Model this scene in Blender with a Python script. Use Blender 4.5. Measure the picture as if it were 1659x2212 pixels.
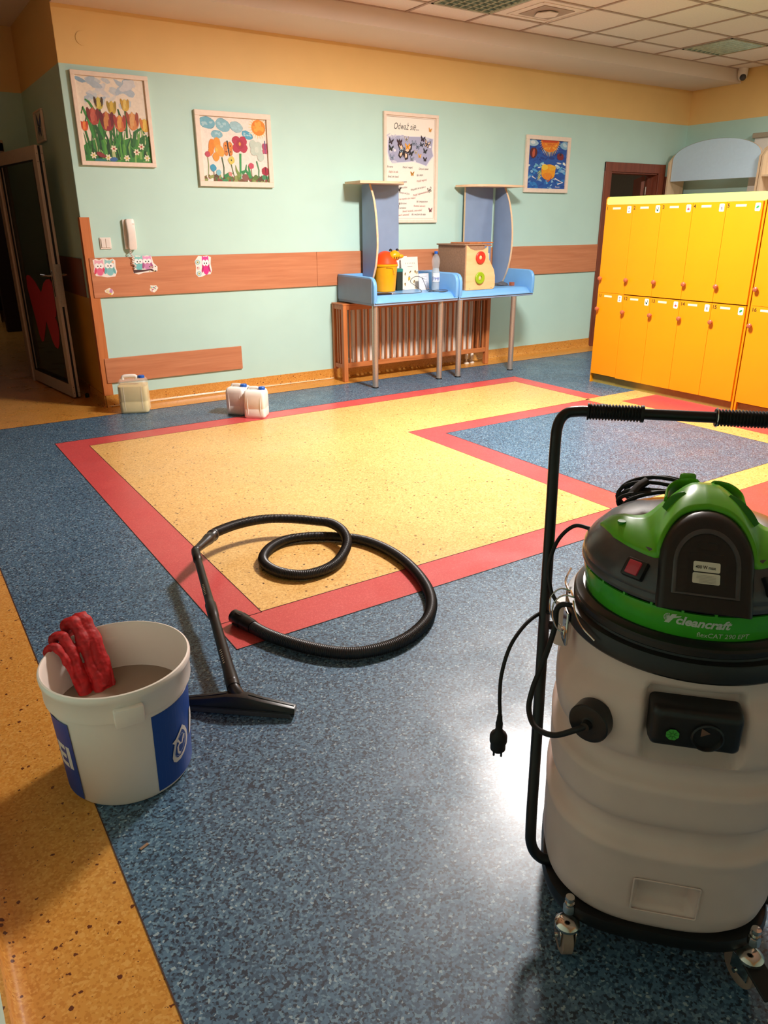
import bpy, bmesh, math, random
from mathutils import Vector, Matrix, Euler
random.seed(7)
for o in list(bpy.data.objects): bpy.data.objects.remove(o)
S = bpy.context.scene
COL = S.collection
PI = math.pi

# ------------------------------------------------------------------ camera
CAM = Vector((-1.404, -6.363, 1.42))
YAW, PIT, ROL, FPX = 0.578734, 0.370867, -0.005237, 1602.96
fw = Vector((math.sin(YAW)*math.cos(PIT), math.cos(YAW)*math.cos(PIT), -math.sin(PIT)))
rt = Vector((math.cos(YAW), -math.sin(YAW), 0)); up = rt.cross(fw)
rt, up = math.cos(ROL)*rt+math.sin(ROL)*up, -math.sin(ROL)*rt+math.cos(ROL)*up
cd = bpy.data.cameras.new('camera'); co = bpy.data.objects.new('camera', cd); COL.objects.link(co)
cd.sensor_fit = 'VERTICAL'; cd.sensor_height = 24.0; cd.lens = FPX/2212*24.0
cd.clip_start = .02; cd.clip_end = 60
co.matrix_world = Matrix(((rt.x, up.x, -fw.x, CAM.x), (rt.y, up.y, -fw.y, CAM.y), (rt.z, up.z, -fw.z, CAM.z), (0, 0, 0, 1)))
S.camera = co
# ------------------------------------------------------------------ world, exposure
wd = bpy.data.worlds.new('world'); S.world = wd; wd.use_nodes = True
wd.node_tree.nodes['Background'].inputs[0].default_value = (.6, .7, .8, 1)
wd.node_tree.nodes['Background'].inputs[1].default_value = .15
S.view_settings.view_transform = 'Standard'; S.view_settings.look = 'None'
S.view_settings.exposure = 0.68; S.view_settings.gamma = 1.0; S.view_settings.use_curve_mapping = False
# ------------------------------------------------------------------ lamps (under the ceiling fixtures that are switched on), then two added fill lights
WARM = (1.0, .93, .88)
LIGHTS = [((2.275, -2.9075, 2.955), 172), ((5.935, -2.9075, 2.955), 32)]
for (p, w) in LIGHTS:
    ld = bpy.data.lights.new('fixture_lamp', 'AREA'); ld.shape = 'SQUARE'; ld.size = .52; ld.energy = w; ld.color = WARM
    lo = bpy.data.objects.new('fixture_lamp', ld); COL.objects.link(lo); lo.location = p
ld = bpy.data.lights.new('far_room_lamp', 'AREA'); ld.size = 1.6; ld.energy = 4; ld.color = WARM  # added light without a fixture, brightens the far bookcase
lo = bpy.data.objects.new('far_room_lamp', ld); COL.objects.link(lo); lo.location = (-.5, 5.4, 2.8)
ld = bpy.data.lights.new('store_lamp', 'AREA'); ld.size = .5; ld.energy = 12; ld.color = WARM  # added unseen light, brightens the unlit store behind the brown door
lo = bpy.data.objects.new('store_lamp', ld); COL.objects.link(lo); lo.location = (5.6, 2.2, 2.9)

# ================================================================== helpers
def s2l(c):
    c = c/255.0
    return c/12.92 if c <= .04045 else ((c+.055)/1.055)**2.4
def rgb(h):
    if isinstance(h, str): h = tuple(int(h[i:i+2], 16) for i in (0, 2, 4))
    return (s2l(h[0]), s2l(h[1]), s2l(h[2]), 1)
class NT:
    def __init__(s, name):
        s.m = bpy.data.materials.new(name); s.m.use_nodes = True; s.t = s.m.node_tree
        s.b = s.t.nodes['Principled BSDF']
    def n(s, t, **kw):
        x = s.t.nodes.new(t)
        for k, v in kw.items(): setattr(x, k, v)
        return x
    def l(s, a, b): s.t.links.new(a, b)
    def ramp(s, fac, stops, const=False):
        r = s.n('ShaderNodeValToRGB'); e = r.color_ramp.elements
        if const: r.color_ramp.interpolation = 'CONSTANT'
        while len(e) < len(stops): e.new(.5)
        for i, (p, c) in enumerate(stops): e[i].position = p; e[i].color = c
        s.l(fac, r.inputs[0]); return r.outputs[0]
    def mix(s, f, a, b, bt='MIX'):
        x = s.n('ShaderNodeMix', data_type='RGBA', blend_type=bt)
        for sock, v in ((x.inputs[0], f), (x.inputs[6], a), (x.inputs[7], b)):
            if hasattr(v, 'is_output'): s.l(v, sock)
            else: sock.default_value = v
        return x.outputs[2]
def mat(name, c, rough=.5, metal=0, spec=.5, var=.04, scale=30, bump=0, coat=0, alpha=1, trans=0, ior=1.45, emit=None):
    N = NT(name); b = N.b; col = rgb(c)
    b.inputs['Roughness'].default_value = rough; b.inputs['Metallic'].default_value = metal
    b.inputs['Specular IOR Level'].default_value = spec; b.inputs['Coat Weight'].default_value = coat
    b.inputs['Alpha'].default_value = alpha; b.inputs['Transmission Weight'].default_value = trans; b.inputs['IOR'].default_value = ior
    tc = N.n('ShaderNodeTexCoord'); no = N.n('ShaderNodeTexNoise'); no.inputs['Scale'].default_value = scale; no.inputs['Detail'].default_value = 3
    N.l(tc.outputs['Object'], no.inputs['Vector'])
    if var > 0:
        lo = tuple(max(0, x*(1-var*2)) for x in col[:3])+(1,); hi = tuple(min(1, x*(1+var*2)) for x in col[:3])+(1,)
        N.l(N.ramp(no.outputs['Fac'], [(.3, lo), (.7, hi)]), b.inputs['Base Color'])
    else: b.inputs['Base Color'].default_value = col
    if bump:
        bp = N.n('ShaderNodeBump'); bp.inputs['Strength'].default_value = bump; bp.inputs['Distance'].default_value = .002
        N.l(no.outputs['Fac'], bp.inputs['Height']); N.l(bp.outputs[0], b.inputs['Normal'])
    if emit:
        b.inputs['Emission Color'].default_value = rgb(emit[0]); b.inputs['Emission Strength'].default_value = emit[1]
    return N.m
def wood(name, c1, c2, axis='X', rough=.45, sc=3.0, stretch=14):
    N = NT(name); tc = N.n('ShaderNodeTexCoord'); mp = N.n('ShaderNodeMapping')
    v = {'X': (sc, sc*stretch, sc*stretch), 'Y': (sc*stretch, sc, sc*stretch), 'Z': (sc*stretch, sc*stretch, sc)}[axis]
    mp.inputs['Scale'].default_value = v; N.l(tc.outputs['Object'], mp.inputs['Vector'])
    no = N.n('ShaderNodeTexNoise'); no.inputs['Scale'].default_value = 1; no.inputs['Detail'].default_value = 5; no.inputs['Distortion'].default_value = .6
    N.l(mp.outputs[0], no.inputs['Vector'])
    N.l(N.ramp(no.outputs['Fac'], [(.3, rgb(c1)), (.68, rgb(c2))]), N.b.inputs['Base Color'])
    N.b.inputs['Roughness'].default_value = rough
    return N.m
def chips(name, stops, scale, rough, base=None, specks=None, metal_bump=.05, xyz=True):
    """vinyl flooring: small chips of several fixed colours pressed into the sheet"""
    N = NT(name); g = N.n('ShaderNodeNewGeometry'); vo = N.n('ShaderNodeTexVoronoi'); vo.inputs['Scale'].default_value = scale
    nz = N.n('ShaderNodeTexNoise'); nz.inputs['Scale'].default_value = scale*1.3; nz.inputs['Detail'].default_value = 1
    N.l(g.outputs['Position'], nz.inputs['Vector'])
    vm = N.n('ShaderNodeVectorMath', operation='MULTIPLY_ADD'); vm.inputs[1].default_value = (.9/scale,)*3
    N.l(nz.outputs['Color'], vm.inputs[0]); N.l(g.outputs['Position'], vm.inputs[2])
    N.l(vm.outputs[0], vo.inputs['Vector'])
    sp = N.n('ShaderNodeSeparateColor'); N.l(vo.outputs['Color'], sp.inputs[0])
    col = N.ramp(sp.outputs[0], [(p, rgb(c)) for p, c in stops], True)
    if specks:
        c, sc2, prob, rad = specks
        v2 = N.n('ShaderNodeTexVoronoi'); v2.inputs['Scale'].default_value = sc2
        N.l(vm.outputs[0], v2.inputs['Vector'])
        s2 = N.n('ShaderNodeSeparateColor'); N.l(v2.outputs['Color'], s2.inputs[0])
        a = N.n('ShaderNodeMath', operation='LESS_THAN'); a.inputs[1].default_value = prob; N.l(s2.outputs[1], a.inputs[0])
        rr = N.n('ShaderNodeMath', operation='MULTIPLY'); rr.inputs[1].default_value = rad; N.l(s2.outputs[2], rr.inputs[0])
        b2 = N.n('ShaderNodeMath', operation='LESS_THAN'); N.l(v2.outputs['Distance'], b2.inputs[0]); N.l(rr.outputs[0], b2.inputs[1])
        m = N.n('ShaderNodeMath', operation='MULTIPLY'); N.l(a.outputs[0], m.inputs[0]); N.l(b2.outputs[0], m.inputs[1])
        col = N.mix(m.outputs[0], col, rgb(c))
    n3 = N.n('ShaderNodeTexNoise'); n3.inputs['Scale'].default_value = 1.3; n3.inputs['Detail'].default_value = 4
    N.l(g.outputs['Position'], n3.inputs['Vector'])
    col = N.mix(1.0, col, N.ramp(n3.outputs['Fac'], [(.3, (.9, .9, .9, 1)), (.7, (1.05, 1.05, 1.05, 1))]), 'MULTIPLY')
    N.l(col, N.b.inputs['Base Color'])
    n4 = N.n('ShaderNodeTexNoise'); n4.inputs['Scale'].default_value = 4; n4.inputs['Detail'].default_value = 5
    N.l(g.outputs['Position'], n4.inputs['Vector'])
    mr = N.n('ShaderNodeMapRange'); mr.inputs['From Min'].default_value = .35; mr.inputs['From Max'].default_value = .65
    mr.inputs['To Min'].default_value = rough*.85; mr.inputs['To Max'].default_value = rough*1.2
    N.l(n4.outputs['Fac'], mr.inputs['Value']); N.l(mr.outputs[0], N.b.inputs['Roughness'])
    N.b.inputs['Coat Weight'].default_value = .25; N.b.inputs['Coat Roughness'].default_value = .23
    bp = N.n('ShaderNodeBump'); bp.inputs['Strength'].default_value = metal_bump; bp.inputs['Distance'].default_value = .001
    N.l(nz.outputs['Fac'], bp.inputs['Height']); N.l(bp.outputs[0], N.b.inputs['Normal'])
    return N.m
def ink(name='print_ink', rough=.6, wob=.12):
    N = NT(name); a = N.n('ShaderNodeAttribute', attribute_name='Col')
    tc = N.n('ShaderNodeTexCoord'); no = N.n('ShaderNodeTexNoise'); no.inputs['Scale'].default_value = 55; no.inputs['Detail'].default_value = 4
    N.l(tc.outputs['Object'], no.inputs['Vector'])
    r = N.ramp(no.outputs['Fac'], [(.3, (1-wob, 1-wob, 1-wob, 1)), (.7, (1, 1, 1, 1))])
    N.l(N.mix(1.0, a.outputs['Color'], r, 'MULTIPLY'), N.b.inputs['Base Color']); N.b.inputs['Roughness'].default_value = rough
    return N.m

def new_obj(name, me, parent=None):
    o = bpy.data.objects.new(name, me); COL.objects.link(o)
    if parent is not None: o.parent = parent
    return o
def put(name, bm, m, parent=None, sm=35, loc=None, rz=0, label=None):
    me = bpy.data.meshes.new(name)
    bmesh.ops.recalc_face_normals(bm, faces=bm.faces)
    bm.to_mesh(me); bm.free()
    ms = m if isinstance(m, (list, tuple)) else [m]
    for x in ms: me.materials.append(x)
    if sm:
        me.shade_smooth(); me.set_sharp_from_angle(angle=math.radians(sm))
    o = new_obj(name, me, parent)
    if loc is not None: o.location = loc
    o.rotation_euler[2] = rz
    if label: o['label'] = label
    return o
def thing(name, label, cat, loc=(0, 0, 0), rz=0, group=None):
    o = new_obj(name, None); o.location = loc; o.rotation_euler = (0, 0, rz); o['label'] = label; o['category'] = cat
    if group: o['group'] = group
    return o
def tag(o, label, cat, group=None):
    o['label'] = label; o['category'] = cat
    if group: o['group'] = group
    return o
def struct(o, label=None):
    o['kind'] = 'structure'
    if label: o['label'] = label
    return o
def B(): return bmesh.new()
def box(bm, x0, x1, y0, y1, z0, z1, bev=0, seg=1, mi=0, M=None):
    t = bmesh.new(); bmesh.ops.create_cube(t, size=1)
    for v in t.verts: v.co = Vector(((x0+x1)/2+v.co.x*(x1-x0), (y0+y1)/2+v.co.y*(y1-y0), (z0+z1)/2+v.co.z*(z1-z0)))
    if bev: bmesh.ops.bevel(t, geom=list(t.edges), offset=bev, segments=seg, affect='EDGES', profile=.5)
    if M is not None: bmesh.ops.transform(t, matrix=M, verts=t.verts)
    merge(bm, t, mi); return bm
def merge(bm, t, mi=0):
    vm = {}
    for v in t.verts: vm[v] = bm.verts.new(v.co)
    for f in t.faces:
        try:
            nf = bm.faces.new([vm[v] for v in f.verts]); nf.material_index = mi; nf.smooth = f.smooth
        except ValueError: pass
    t.free()
def rings(bm, R, close=True, cap=(True, True), mi=0):
    vs = [[bm.verts.new(p) for p in r] for r in R]; n = len(vs[0])
    for a, b in zip(vs, vs[1:]):
        for i in range(n if close else n-1):
            j = (i+1) % n
            try: bm.faces.new((a[i], a[j], b[j], b[i])).material_index = mi
            except ValueError: pass
    if cap[0]: bm.faces.new(vs[0][::-1]).material_index = mi
    if cap[1]: bm.faces.new(vs[-1]).material_index = mi
    return bm
def lathe(bm, prof, c=(0, 0, 0), seg=48, cap=(True, True), ax='z', mi=0, a0=0, a1=None):
    R = []
    full = a1 is None; A1 = 2*PI if full else a1
    n = seg if full else seg+1
    for r, z in prof:
        ring = []
        for i in range(n):
            a = a0+(A1-a0)*i/seg if not full else 2*PI*i/seg
            p = (max(r, 1e-5)*math.cos(a), max(r, 1e-5)*math.sin(a), z)
            if ax == 'y': p = (p[0], p[2], p[1])
            if ax == 'x': p = (p[2], p[0], p[1])
            ring.append((p[0]+c[0], p[1]+c[1], p[2]+c[2]))
        R.append(ring)
    return rings(bm, R, full, cap if full else (False, False), mi)
def crom(P, n=8, closed=False):
    P = [Vector(p) for p in P]; out = []; N = len(P)
    for i in range(N if closed else N-1):
        p0, p1, p2, p3 = (P[(i-1) % N] if closed or i > 0 else P[0]*2-P[1]), P[i], P[(i+1) % N], (P[(i+2) % N] if closed or i+2 < N else P[-1]*2-P[-2])
        for k in range(n):
            t = k/n
            out.append(.5*((2*p1)+(p2-p0)*t+(2*p0-5*p1+4*p2-p3)*t*t+(3*p1-p0-3*p2+p3)*t**3))
    if not closed: out.append(P[-1])
    return out
def resample(P, step):
    out = [P[0]]; d = 0
    for a, b in zip(P, P[1:]):
        L = (b-a).length
        while L > 0 and d+L >= step:
            t = (step-d)/L; a = a.lerp(b, t); out.append(a.copy()); L = (b-a).length; d = 0
        d += L
    return out
def tube(bm, P, r, n=10, cap=True, mi=0, closed=False, flat=None):
    P = [Vector(p) for p in P]; N = len(P); R = []; T = []
    for i in range(N):
        a = P[i-1] if (i > 0 or closed) else P[0]; b = P[(i+1) % N] if (i < N-1 or closed) else P[-1]
        T.append((b-a).normalized())
    u = T[0].orthogonal().normalized()
    if flat is not None: u = (Vector(flat)-T[0]*Vector(flat).dot(T[0])).normalized()
    for i in range(N):
        u = (u-T[i]*u.dot(T[i])).normalized(); v = T[i].cross(u)
        rr = r(i/(N-1) if N > 1 else 0, i) if callable(r) else r
        ra, rb = rr if isinstance(rr, tuple) else (rr, rr)
        R.append([P[i]+u*ra*math.cos(2*PI*k/n)+v*rb*math.sin(2*PI*k/n) for k in range(n)])
    if closed: R.append(R[0])
    return rings(bm, R, True, (cap and not closed, cap and not closed), mi)
def prism(bm, pts, y0, y1, mi=0, plane='xz'):
    """closed outline pts (a,b) pushed from y0 to y1"""
    def P(a, b, y): return {'xz': (a, y, b), 'xy': (a, b, y), 'yz': (y, a, b)}[plane]
    return rings(bm, [[P(a, b, y0) for a, b in pts], [P(a, b, y1) for a, b in pts]], True, (True, True), mi)
def rrect(w, h, r, n=5, cx=0, cy=0):
    out = []
    for (sx, sy, a) in ((1, 1, 0), (-1, 1, 90), (-1, -1, 180), (1, -1, 270)):
        for k in range(n+1):
            t = math.radians(a+90*k/n); out.append((cx+sx*(w/2-r)+r*math.cos(t), cy+sy*(h/2-r)+r*math.sin(t)))
    return out
def superell(a, b, e, n, z, cx=0, cy=0):
    out = []
    for i in range(n):
        t = 2*PI*i/n; c, s = math.cos(t), math.sin(t)
        out.append((cx+a*math.copysign(abs(c)**(2/e), c), cy+b*math.copysign(abs(s)**(2/e), s), z))
    return out
# --- flat print: coloured polygons, layer after layer, on a flat or curved carrier
TXT = {}
def text_polys(s, size=1.0, bold=0.0, shear=0.0, sx=1.0, align='LEFT'):
    key = (s, bold, shear, align)
    if key not in TXT:
        c = bpy.data.curves.new('lettering', 'FONT'); c.body = s; c.size = 1; c.offset = bold; c.shear = shear
        c.align_x = align; c.resolution_u = 3; c.fill_mode = 'BOTH'
        o = bpy.data.objects.new('lettering', c); COL.objects.link(o)
        dg = bpy.context.evaluated_depsgraph_get(); dg.update()
        me = bpy.data.meshes.new_from_object(o.evaluated_get(dg))
        TXT[key] = ([tuple(v.co[:2]) for v in me.vertices], [tuple(p.vertices) for p in me.polygons])
        bpy.data.objects.remove(o); bpy.data.curves.remove(c); bpy.data.meshes.remove(me)
    V, F = TXT[key]
    return [(x*size*sx, y*size) for x, y in V], F
class Art:
    def __init__(s, W, H): s.W, s.H = W, H; s.items = []   # (verts2d, faces, colour); u right, v up, metres
    def poly(s, pts, c): s.items.append(([(p[0]*s.W, (1-p[1])*s.H) for p in pts], [tuple(range(len(pts)))], c)); return s
    def ell(s, cx, cy, rx, ry, c, rot=0, n=14, jag=0):
        a = math.radians(rot); pts = []
        for i in range(n):
            t = 2*PI*i/n; k = 1+(random.uniform(-jag, jag) if jag else 0)
            x, y = rx*k*math.cos(t), ry*k*math.sin(t)*s.H/s.W
            x, y = x*math.cos(a)-y*math.sin(a), x*math.sin(a)+y*math.cos(a)
            pts.append((cx+x, cy+y*s.W/s.H))
        return s.poly(pts, c)
    def stroke(s, P, w, c, w1=None):
        w1 = w if w1 is None else w1; L = []; R = []; N = len(P)
        Q = [(p[0]*s.W, (1-p[1])*s.H) for p in P]
        for i in range(N):
            a = Q[max(i-1, 0)]; b = Q[min(i+1, N-1)]; dx, dy = b[0]-a[0], b[1]-a[1]; l = math.hypot(dx, dy) or 1
            ww = (w+(w1-w)*i/max(N-1, 1))*s.W/2
            L.append((Q[i][0]-dy/l*ww, Q[i][1]+dx/l*ww)); R.append((Q[i][0]+dy/l*ww, Q[i][1]-dx/l*ww))
        for i in range(N-1): s.items.append(([L[i], L[i+1], R[i+1], R[i]], [(0, 1, 2, 3)], c) if i == 0 else ([L[i], L[i+1], R[i+1], R[i]], [(0, 1, 2, 3)], c, True))
        return s
    def text(s, t, x, y, size, c, bold=0, shear=0, sx=1.0, align='LEFT', rot=0):
        V, F = text_polys(t, size*s.H, bold, shear, sx, align); a = math.radians(rot); ca, sa = math.cos(a), math.sin(a)
        s.items.append(([(x*s.W+u*ca-v*sa, (1-y)*s.H+u*sa+v*ca) for u, v in V], F, c)); return s
    def build(s, name, parent, m, fn, lift=.00025, clip=True, cut=0):
        """fn(u,v,h) -> point in the parent's space, h = height above the carrier"""
        V = []; F = []; C = []; k = 0
        for it in s.items:
            v2, fs, c = it[:3]
            if len(it) == 3: k += 1
            base = len(V)
            for (u, v) in v2:
                if clip: u = min(max(u, 0), s.W); v = min(max(v, 0), s.H)
                V.append(fn(u, v, lift*k))
            for f in fs: F.append(tuple(base+i for i in f)); C.append(rgb(c))
        if cut:   # slice the print finely so that it follows a curved carrier
            V = []; F = []; C = []; k = 0
            for it in s.items:
                v2, fs, c = it[:3]
                if len(it) == 3: k += 1
                b = bmesh.new(); vv_ = [b.verts.new((u, v, 0)) for u, v in v2]
                for f in fs:
                    try: b.faces.new([vv_[i] for i in f])
                    except ValueError: pass
                us = [u for u, v in v2]; u = math.floor(min(us)/cut)*cut+cut
                while u < max(us):
                    bmesh.ops.bisect_plane(b, geom=list(b.verts)+list(b.edges)+list(b.faces), plane_co=(u, 0, 0), plane_no=(1, 0, 0)); u += cut
                base = len(V); b.verts.index_update()
                for v in b.verts: V.append(fn(v.co.x, v.co.y, lift*k))
                for f in b.faces: F.append(tuple(base+v.index for v in f.verts)); C.append(rgb(c))
                b.free()
        me = bpy.data.meshes.new(name); me.from_pydata(V, [], F)
        ca = me.color_attributes.new('Col', 'FLOAT_COLOR', 'CORNER')
        for p, c in zip(me.polygons, C):
            for li in p.loop_indices: ca.data[li].color = c
        me.materials.append(m)
        return new_obj(name, me, parent)
def flat_xz(ox, oy, oz): return lambda u, v, h: (ox+u, oy-h, oz+v)

# ================================================================== materials
M = {}
M['teal'] = mat('teal_wall_paint', (188, 224, 214), .55, var=.012, scale=3, bump=.03)
M['cream'] = mat('yellow_wall_paint', (238, 200, 130), .55, var=.012, scale=3, bump=.03)
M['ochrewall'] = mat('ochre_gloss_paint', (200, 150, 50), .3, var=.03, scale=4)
M['ceil'] = mat('ceiling_board', (236, 222, 208), .8, var=.015, scale=60, bump=.15)
M['tbar'] = mat('ceiling_tee_bar', (176, 152, 134), .5, var=.02)
M['soffit'] = mat('soffit_plaster', (222, 206, 190), .7, var=.01, scale=3)
M['rail'] = wood('beech_laminate_rail', (190, 120, 82), (206, 138, 98), 'X', .42, 2.2, 16)
M['railz'] = wood('beech_laminate_upright', (190, 110, 58), (208, 126, 70), 'Z', .42, 2.2, 16)
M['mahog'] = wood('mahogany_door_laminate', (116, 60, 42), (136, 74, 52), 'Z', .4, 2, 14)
M['birch'] = wood('birch_edge', (222, 188, 148), (234, 204, 168), 'X', .5, 4, 6)
M['maple'] = wood('pale_maple', (216, 190, 152), (230, 206, 172), 'Z', .5, 2, 10)
M['pine'] = wood('varnished_pine', (176, 100, 52), (200, 124, 70), 'Z', .4, 3, 14)
M['pinex'] = wood('varnished_pine_rail', (172, 98, 50), (198, 122, 68), 'X', .4, 3, 14)
M['blue'] = chips('blue_chip_vinyl', [(0, (30, 46, 64)), (.20, (58, 86, 110)), (.50, (80, 113, 138)), (.84, (106, 138, 158)), (.965, (148, 168, 178))], 185, .46)
M['yellow'] = chips('yellow_chip_vinyl', [(0, (214, 164, 92)), (.3, (228, 181, 106)), (.75, (238, 194, 122))], 150, .36, specks=((100, 62, 28), 68, .30, .50))
M['ochre'] = chips('ochre_chip_vinyl', [(0, (198, 132, 52)), (.3, (210, 147, 64)), (.8, (218, 160, 80))], 170, .3, specks=((96, 44, 20), 78, .26, .48))
M['redv'] = chips('red_vinyl', [(0, (200, 72, 74)), (.5, (207, 81, 81)), (.9, (215, 95, 93))], 260, .36)
M['seam'] = mat('dark_seam', (70, 44, 40), .6, var=0)
M['beadw'] = mat('cream_bead', (240, 222, 190), .3, var=0)  # cream for the painted cove highlight and the wand scale marks
M['lockyel'] = mat('yellow_laminate', (232, 146, 4), .42, var=.01, scale=6)
M['lime'] = mat('pale_lime_laminate', (188, 214, 118), .45, var=.01)
M['lockdk'] = mat('dark_gap', (90, 50, 10), .8, var=0)
M['olive'] = mat('olive_plinth', (150, 130, 60), .5, var=.04)
M['knob'] = mat('brown_wooden_knob', (176, 96, 62), .3, var=.05, coat=.3)
M['white'] = mat('white_plastic', (238, 230, 222), .35, var=.01)
M['tabblue'] = mat('blue_vinyl_padding', (112, 172, 226), .35, var=.02, scale=8)
M['boardblue'] = mat('blue_laminate', (134, 156, 186), .45, var=.02, scale=8)
M['archblue'] = mat('pale_blue_laminate', (200, 230, 250), .45, var=.01)
M['alu'] = mat('brushed_aluminium', (196, 186, 174), .32, .75, var=.03, scale=80)
M['chrome'] = mat('chrome', (214, 208, 200), .15, 1, var=0)
M['radw'] = mat('radiator_enamel', (240, 232, 218), .3, var=.01)
M['frame'] = mat('cream_picture_frame', (236, 218, 200), .5, var=.02)
M['paper'] = mat('cream_paper', (244, 236, 224), .7, var=.01)
M['ink'] = ink(); M['inkflat'] = ink('flat_print', .5, .02)
M['aluw'] = mat('white_aluminium_profile', (196, 180, 168), .4, var=.02)
M['rub'] = mat('black_rubber_gasket', (16, 12, 10), .6, var=0)
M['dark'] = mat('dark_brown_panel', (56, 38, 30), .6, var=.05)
M['glass'] = mat('door_glass', (60, 66, 62), .04, var=0, alpha=.5)
M['pink'] = mat('crimson_film', (186, 50, 66), .5, var=.03)
M['vblack'] = mat('black_moulded_plastic', (30, 27, 27), .34, var=.08, scale=120, bump=.05)
M['vgloss'] = mat('glossy_black_plastic', (72, 70, 72), .26, var=.1, scale=20)
M['vgreen'] = mat('green_moulded_plastic', (90, 172, 26), .32, var=.04, scale=40)
M['vgreen2'] = mat('green_band_plastic', (62, 162, 38), .22, var=.03)
M['vdkgreen'] = mat('dark_green_recess', (34, 120, 20), .45, var=.05)
M['tank'] = mat('milky_tank_plastic', (222, 194, 184), .45, var=.02, scale=10, bump=.03)
M['tube'] = mat('black_powder_coat', (20, 18, 18), .35, var=.05)
M['hose'] = mat('black_hose_plastic', (34, 32, 33), .38, var=.06)
M['caster'] = mat('brown_caster_wheel', (156, 132, 118), .5, var=.06)
M['redsw'] = mat('red_rocker', (190, 60, 74), .25, var=.02)
M['bucket'] = mat('milky_bucket_plastic', (244, 232, 222), .35, var=.012, scale=6)
M['bluelab'] = mat('blue_label', (16, 66, 150), .3, var=.02)
M['water'] = mat('murky_water', (150, 128, 110), .05, var=.05, scale=6)
M['redcloth'] = mat('red_rubber_glove', (176, 24, 28), .6, var=.14, scale=60, bump=.3)
M['canwhite'] = mat('milky_canister', (248, 240, 232), .35, var=.01)
M['canskin'] = mat('translucent_canister', (250, 246, 238), .3, var=.01, alpha=.25)
M['liquid'] = mat('pale_yellow_liquid', (236, 216, 142), .3, var=.02)
M['bluecap'] = mat('blue_cap', (20, 92, 190), .35, var=0)
M['binyel'] = mat('yellow_bin_plastic', (244, 164, 8), .35, var=.02)
M['orange'] = mat('orange_lid_plastic', (238, 76, 22), .35, var=.02)
M['stripe'] = mat('black_stripe_paint', (24, 16, 12), .5, var=0)
M['board'] = mat('brown_hardboard', (150, 118, 92), .7, var=.06, scale=60)
M['ply'] = wood('pale_plywood', (222, 176, 124), (236, 194, 144), 'X', .5, 3, 6)
M['ringred'] = mat('red_ring_lacquer', (226, 54, 40), .4, var=.02)
M['ringgrn'] = mat('green_ring_lacquer', (140, 176, 30), .4, var=.02)
M['pet'] = mat('clear_bottle_plastic', (225, 235, 240), .08, var=0, alpha=.2)
M['petw'] = mat('bottle_water', (180, 205, 220), .05, var=0, alpha=.45)
M['greycloth'] = mat('grey_cloth', (84, 88, 96), .8, var=.1, scale=40, bump=.3)
M['cable'] = mat('grey_cable', (70, 72, 76), .4, var=.03)
M['louv'] = mat('louvre_aluminium', (176, 182, 168), .25, .8, var=.1, scale=30)
M['louvdk'] = mat('lamp_housing_inside', (78, 74, 66), .5, var=.2, scale=40)
M['lit'] = mat('lit_diffuser', (255, 244, 226), .4, var=0, emit=((255, 238, 214), 4))
M['tube_off'] = mat('unlit_tube_glass', (214, 210, 196), .2, var=0)
M['teald'] = mat('teal_box', (40, 130, 120), .5, var=.02)
M['dkgreen'] = mat('dark_green_box', (34, 44, 34), .6, var=.02)
M['oliveroom'] = mat('olive_room_paint', (112, 104, 84), .6, var=.02)

# ================================================================== the room
CH = 3.0
def panel(name, quads, mats, parent=None, label=None):
    """quads: (p0,p1,p2,p3,mat index)"""
    bm = B()
    for q in quads: bm.faces.new([bm.verts.new(p) for p in q[:4]]).material_index = q[4]
    me = bpy.data.meshes.new(name); bm.to_mesh(me); bm.free()
    for m in mats: me.materials.append(m)
    o = struct(new_obj(name, me, parent), label); return o
# floor base and inlaid sheets
fl = B(); box(fl, -3.4, 7.4, -8.7, 9.0, -.12, 0)
floor = struct(put('floor', fl, M['blue'], sm=0), 'dark blue speckled vinyl floor with coloured inlays')
lvl = [0]
def inlay(name, x0, x1, y0, y1, m, z, label):
    bm = B(); box(bm, x0, x1, y0, y1, -.004, z)
    return put(name, bm, m, floor, sm=0, label=label)
def inlay_poly(name, pts, m, z, label):
    bm = B(); prism(bm, pts, -.004, z, plane='xy'); return put(name, bm, m, floor, sm=0, label=label)
e = .0004
inlay('vinyl_sheet', -3.3, -1.2, -8.5, -.29, M['ochre'], e, 'ochre speckled strip along the left wall')
inlay('vinyl_sheet', -3.3, 7.3, -.29, 8.9, M['ochre'], e, 'ochre speckled strip below the picture wall')
# first figure: red border round a yellow L
inlay_poly('vinyl_sheet', [(-.59, -4.15), (1.62, -4.15), (1.62, -3.94), (1.83, -3.94), (1.83, -2.24), (3.70, -2.24), (3.70, -.93), (-.59, -.93)], M['redv'], e*2, 'red border sheet')
inlay_poly('vinyl_sheet', [(-.40, -3.94), (1.62, -3.94), (1.62, -2.06), (3.53, -2.06), (3.53, -1.12), (-.40, -1.12)], M['yellow'], e*3, 'yellow L-shaped speckled sheet')
# second figure: yellow border round a red L
inlay_poly('vinyl_sheet', [(3.49, -2.04), (5.9, -2.04), (5.9, -5.26), (1.62, -5.26), (1.62, -3.95), (3.49, -3.95)], M['yellow'], e*3, 'yellow border sheet')
inlay_poly('vinyl_sheet', [(3.70, -2.26), (5.7, -2.26), (5.7, -5.06), (1.80, -5.06), (1.80, -4.15), (3.70, -4.15)], M['redv'], e*4, 'red L-shaped sheet')
inlay_poly('vinyl_sheet', [(1.83, -3.95), (3.49, -3.95), (3.49, -2.24), (1.83, -2.24)], M['blue'], e*3.5, 'blue square sheet')
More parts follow.
